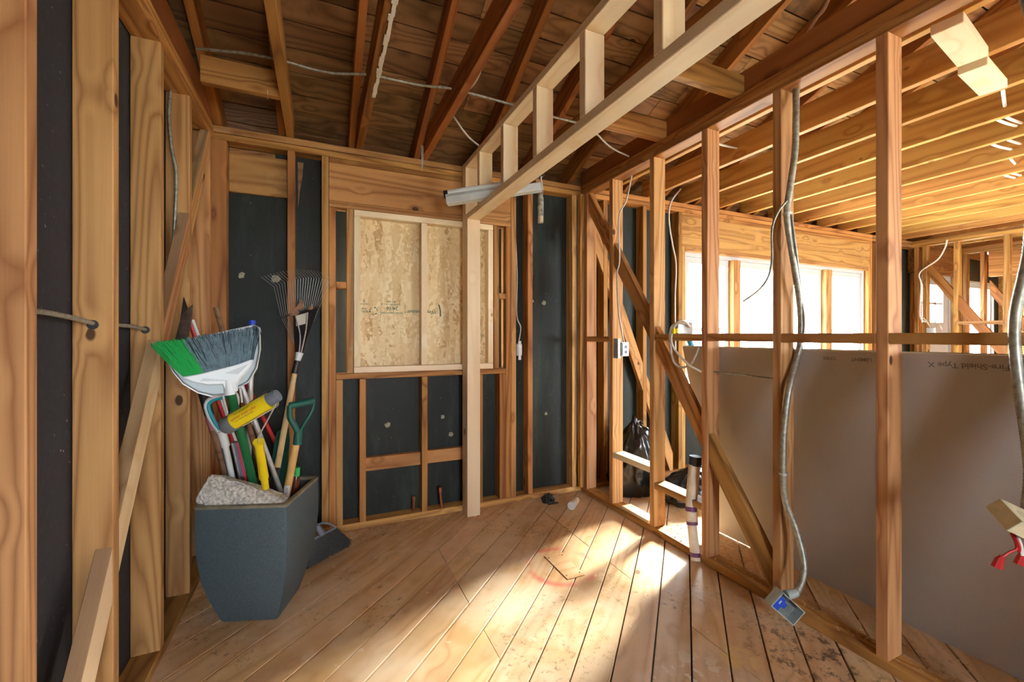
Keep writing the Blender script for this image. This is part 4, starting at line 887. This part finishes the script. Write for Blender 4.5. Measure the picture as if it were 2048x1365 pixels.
MB().tube(smooth_path([at(1380, 654, d-.02), atX(1365, 641, XF_-.004), atX(1348, 655, XF_-.004), atX(1343, 680, XF_-.004), atX(1350, 700, XF_-.004), atX(1375, 728, XF_-.013), atX(1393, 739, XF_), Vector((1.925, 1.722, 1.035))]), .006, 8).build('looped_cable', 'wire_white', jb, True)
MB().tube([at(1348, 668, d-.04), at(1348, 657, d-.04)], [.012, .007], 10).tube([at(1353, 667, d-.04), at(1354, 657, d-.04)], [.012, .007], 10).build('wire_nut', 'yellow', jb, True)
ta_, tb_ = at(1379, 681, 2.60), at(1515, 1058, 2.752)
tag(MB().tube([ta_, tb_], .015, 14).build('blue_tube', 'tape', None, True, origin=tb_), 'blue tube leaning behind the drywall top edge below the junction box', 'tube')
JR = [1.995, 2.21, 2.63, 3.05, 3.452, 3.86, 4.28, 4.69, 5.094, 5.48, 5.87]      # far faces of the joists
for i, (px, py, dy) in enumerate(((1473, 296, .02), (2009, 212, -.10), (2032, 252, .03), (2043, 246, .02), (2022, 299, .04), (2041, 288, .02), (2030, 328, -.06), (2029, 356, .02), (2041, 351, .02))):
    for k in range(1, len(JR)):
        e_ = atX(px, py, JR[k]-.043)
        if 2.462 < e_.z < 2.575: break
    a_ = Vector((JR[k-1]-.004, e_.y+dy, min(2.57, e_.z+.03))); e_.x += .006; m_ = a_.lerp(e_, .55)-UP*.012
    tag(MB().tube(smooth_path([a_, m_, e_]), .0075, 8).build('cable_stub', 'wire_white', None, True, origin=a_),
        ('white cable passing into the first joist beyond the partition', 'slanting white cable between the joists nearest the pine tie blocks')[i] if i < 2 else 'short white cable run bored through the joists of the big room', 'cable', 'cable runs through the big room joists')
# box with red wire nuts at the next stud
rb = thing('wired_box', 'cream metal box with red wire nuts hanging on a flexible conduit', 'junction box', at(2025, 1055, 1.22)); d = 1.21
CX = 1.862
P = smooth_path([Vector((1.93, .545, 2.375)), Vector((1.885, .545, 2.30)), atX(2074, 100, CX), atX(2070, 300, CX), atX(2060, 480, CX), atX(2048, 550, CX), atX(2034, 610, CX), atX(2029, 660, CX), atX(2032, 720, CX), atX(2042, 800, CX), atX(2054, 880, CX), atX(2060, 960, CX), atX(2050, 1045, CX-.02)], 24)
MB().tube(P, [.0135*(1.06 if i % 2 else .94) for i in range(len(P))], 10).build('conduit', 'armor', rb, 'all')
bc_ = at(2030, 1056, d); e1 = (RT*.9-UP*.42).normalized(); e2 = (RT*.25+UP*.45+FW*.85); e2 = (e2-e1*e2.dot(e1)).normalized(); nn = e1.cross(e2); nn = -nn if nn.z > 0 else nn
hx, hy, dp = .062, .04, .045; m = MB()
slab3(-hx, hx, -hy, hy, -dp, -dp+.004); slab3(-hx, hx, -hy, -hy+.004, -dp, 0); slab3(-hx, hx, hy-.004, hy, -dp, 0); slab3(-hx, -hx+.004, -hy, hy, -dp, 0); slab3(hx-.004, hx, -hy, hy, -dp, 0)
m.build('box', 'cream_metal', rb, bevel=.0015)
for a in (-.022, .022): MB().tube([BX(a, 0, -dp-.0006), BX(a, 0, -dp+.001)], .016, 18).build('knockout', plain('worn_cream', (.58, .52, .33), .5), rb)
m = MB(); slab3(-hx+.004, hx-.004, -hy+.004, hy-.004, -dp+.004, -.012); m.build('wire_bundle', 'black_plastic', rb)
for x, y in ((1995, 1128), (2040, 1122)):
    MB().tube([at(x-2, y+8, d-.02), at(x+4, y-8, d-.02), at(x+9, y-14, d-.02)], [.0125, .010, .006], 8).build('wire_nut', 'red', rb)
MB().tube(smooth_path([at(2003, 1116, d-.02), at(2018, 1106, d-.02), at(2033, 1098, d-.02), at(2028, 1075, d)]), .0035, 6).tube(smooth_path([at(2042, 1110, d-.02), at(2036, 1090, d-.02), at(2024, 1068, d)]), .005, 6).build('wire', 'red', rb, True)
MB().tube(smooth_path([at(2045, 1112, d-.025), at(2040, 1088, d-.02), at(2030, 1066, d)]), .0045, 6).build('wire', 'wire_white', rb, True)
jx = thing('switch_box', 'grey switch box with curled wires on the far partition by the white door', 'switch box', Vector((6.91, 2.738, 1.27))); c = Vector((6.91, 2.738, 1.305))
MB().box(c.x-.035, c.x+.035, c.y-.045, c.y+.043, c.z-.035, c.z+.035).build('box', 'steel', jx, bevel=.004)
MB().tube(smooth_path([atX(1840, 633, 6.866), atX(1850, 640, 6.87), Vector((6.89, 2.74, 1.335))]), .008, 6).tube(smooth_path([Vector((6.89, 2.71, 1.335)), atX(1878, 650, 6.87), atX(1884, 661, 6.87)]), .007, 6).build('wire', 'wire', jx, True)
cable('cable', 'white cable swooping from the far top plate to the far switch box', [atX(1894, 480, 6.8725), atX(1890, 496, 6.87), atX(1875, 520, 6.866), atX(1845, 540, 6.866), atX(1838, 552, 6.866), atX(1842, 570, 6.866), atX(1840, 632, 6.866), atX(1852, 645, 6.868)], .009, 'wire_white')
# wood shavings swept behind the partition
m = MB()
for i in range(900):
    x, y = random.uniform(1.93, 2.28), random.uniform(.6, 2.3); a = random.uniform(0, 6.28); l, w_ = random.uniform(.003, .011), random.uniform(.0015, .004)
    dx, dy = Vector((math.cos(a), math.sin(a), 0))*l, Vector((-math.sin(a), math.cos(a), 0))*w_; p = Vector((x, y, .001)); z = random.uniform(.001, .006)
    if XP-.01 < x < XP1+.01: p.z += T
    m.add([p-dx-dy, p+dx-dy+UP*z, p+dx+dy+UP*z, p-dx+dy], [(0, 1, 2, 3)])
tag(m.build('wood_shavings', 'shavings', None), 'pale wood shavings scattered on the floor behind the partition', 'shavings', None, 'stuff')
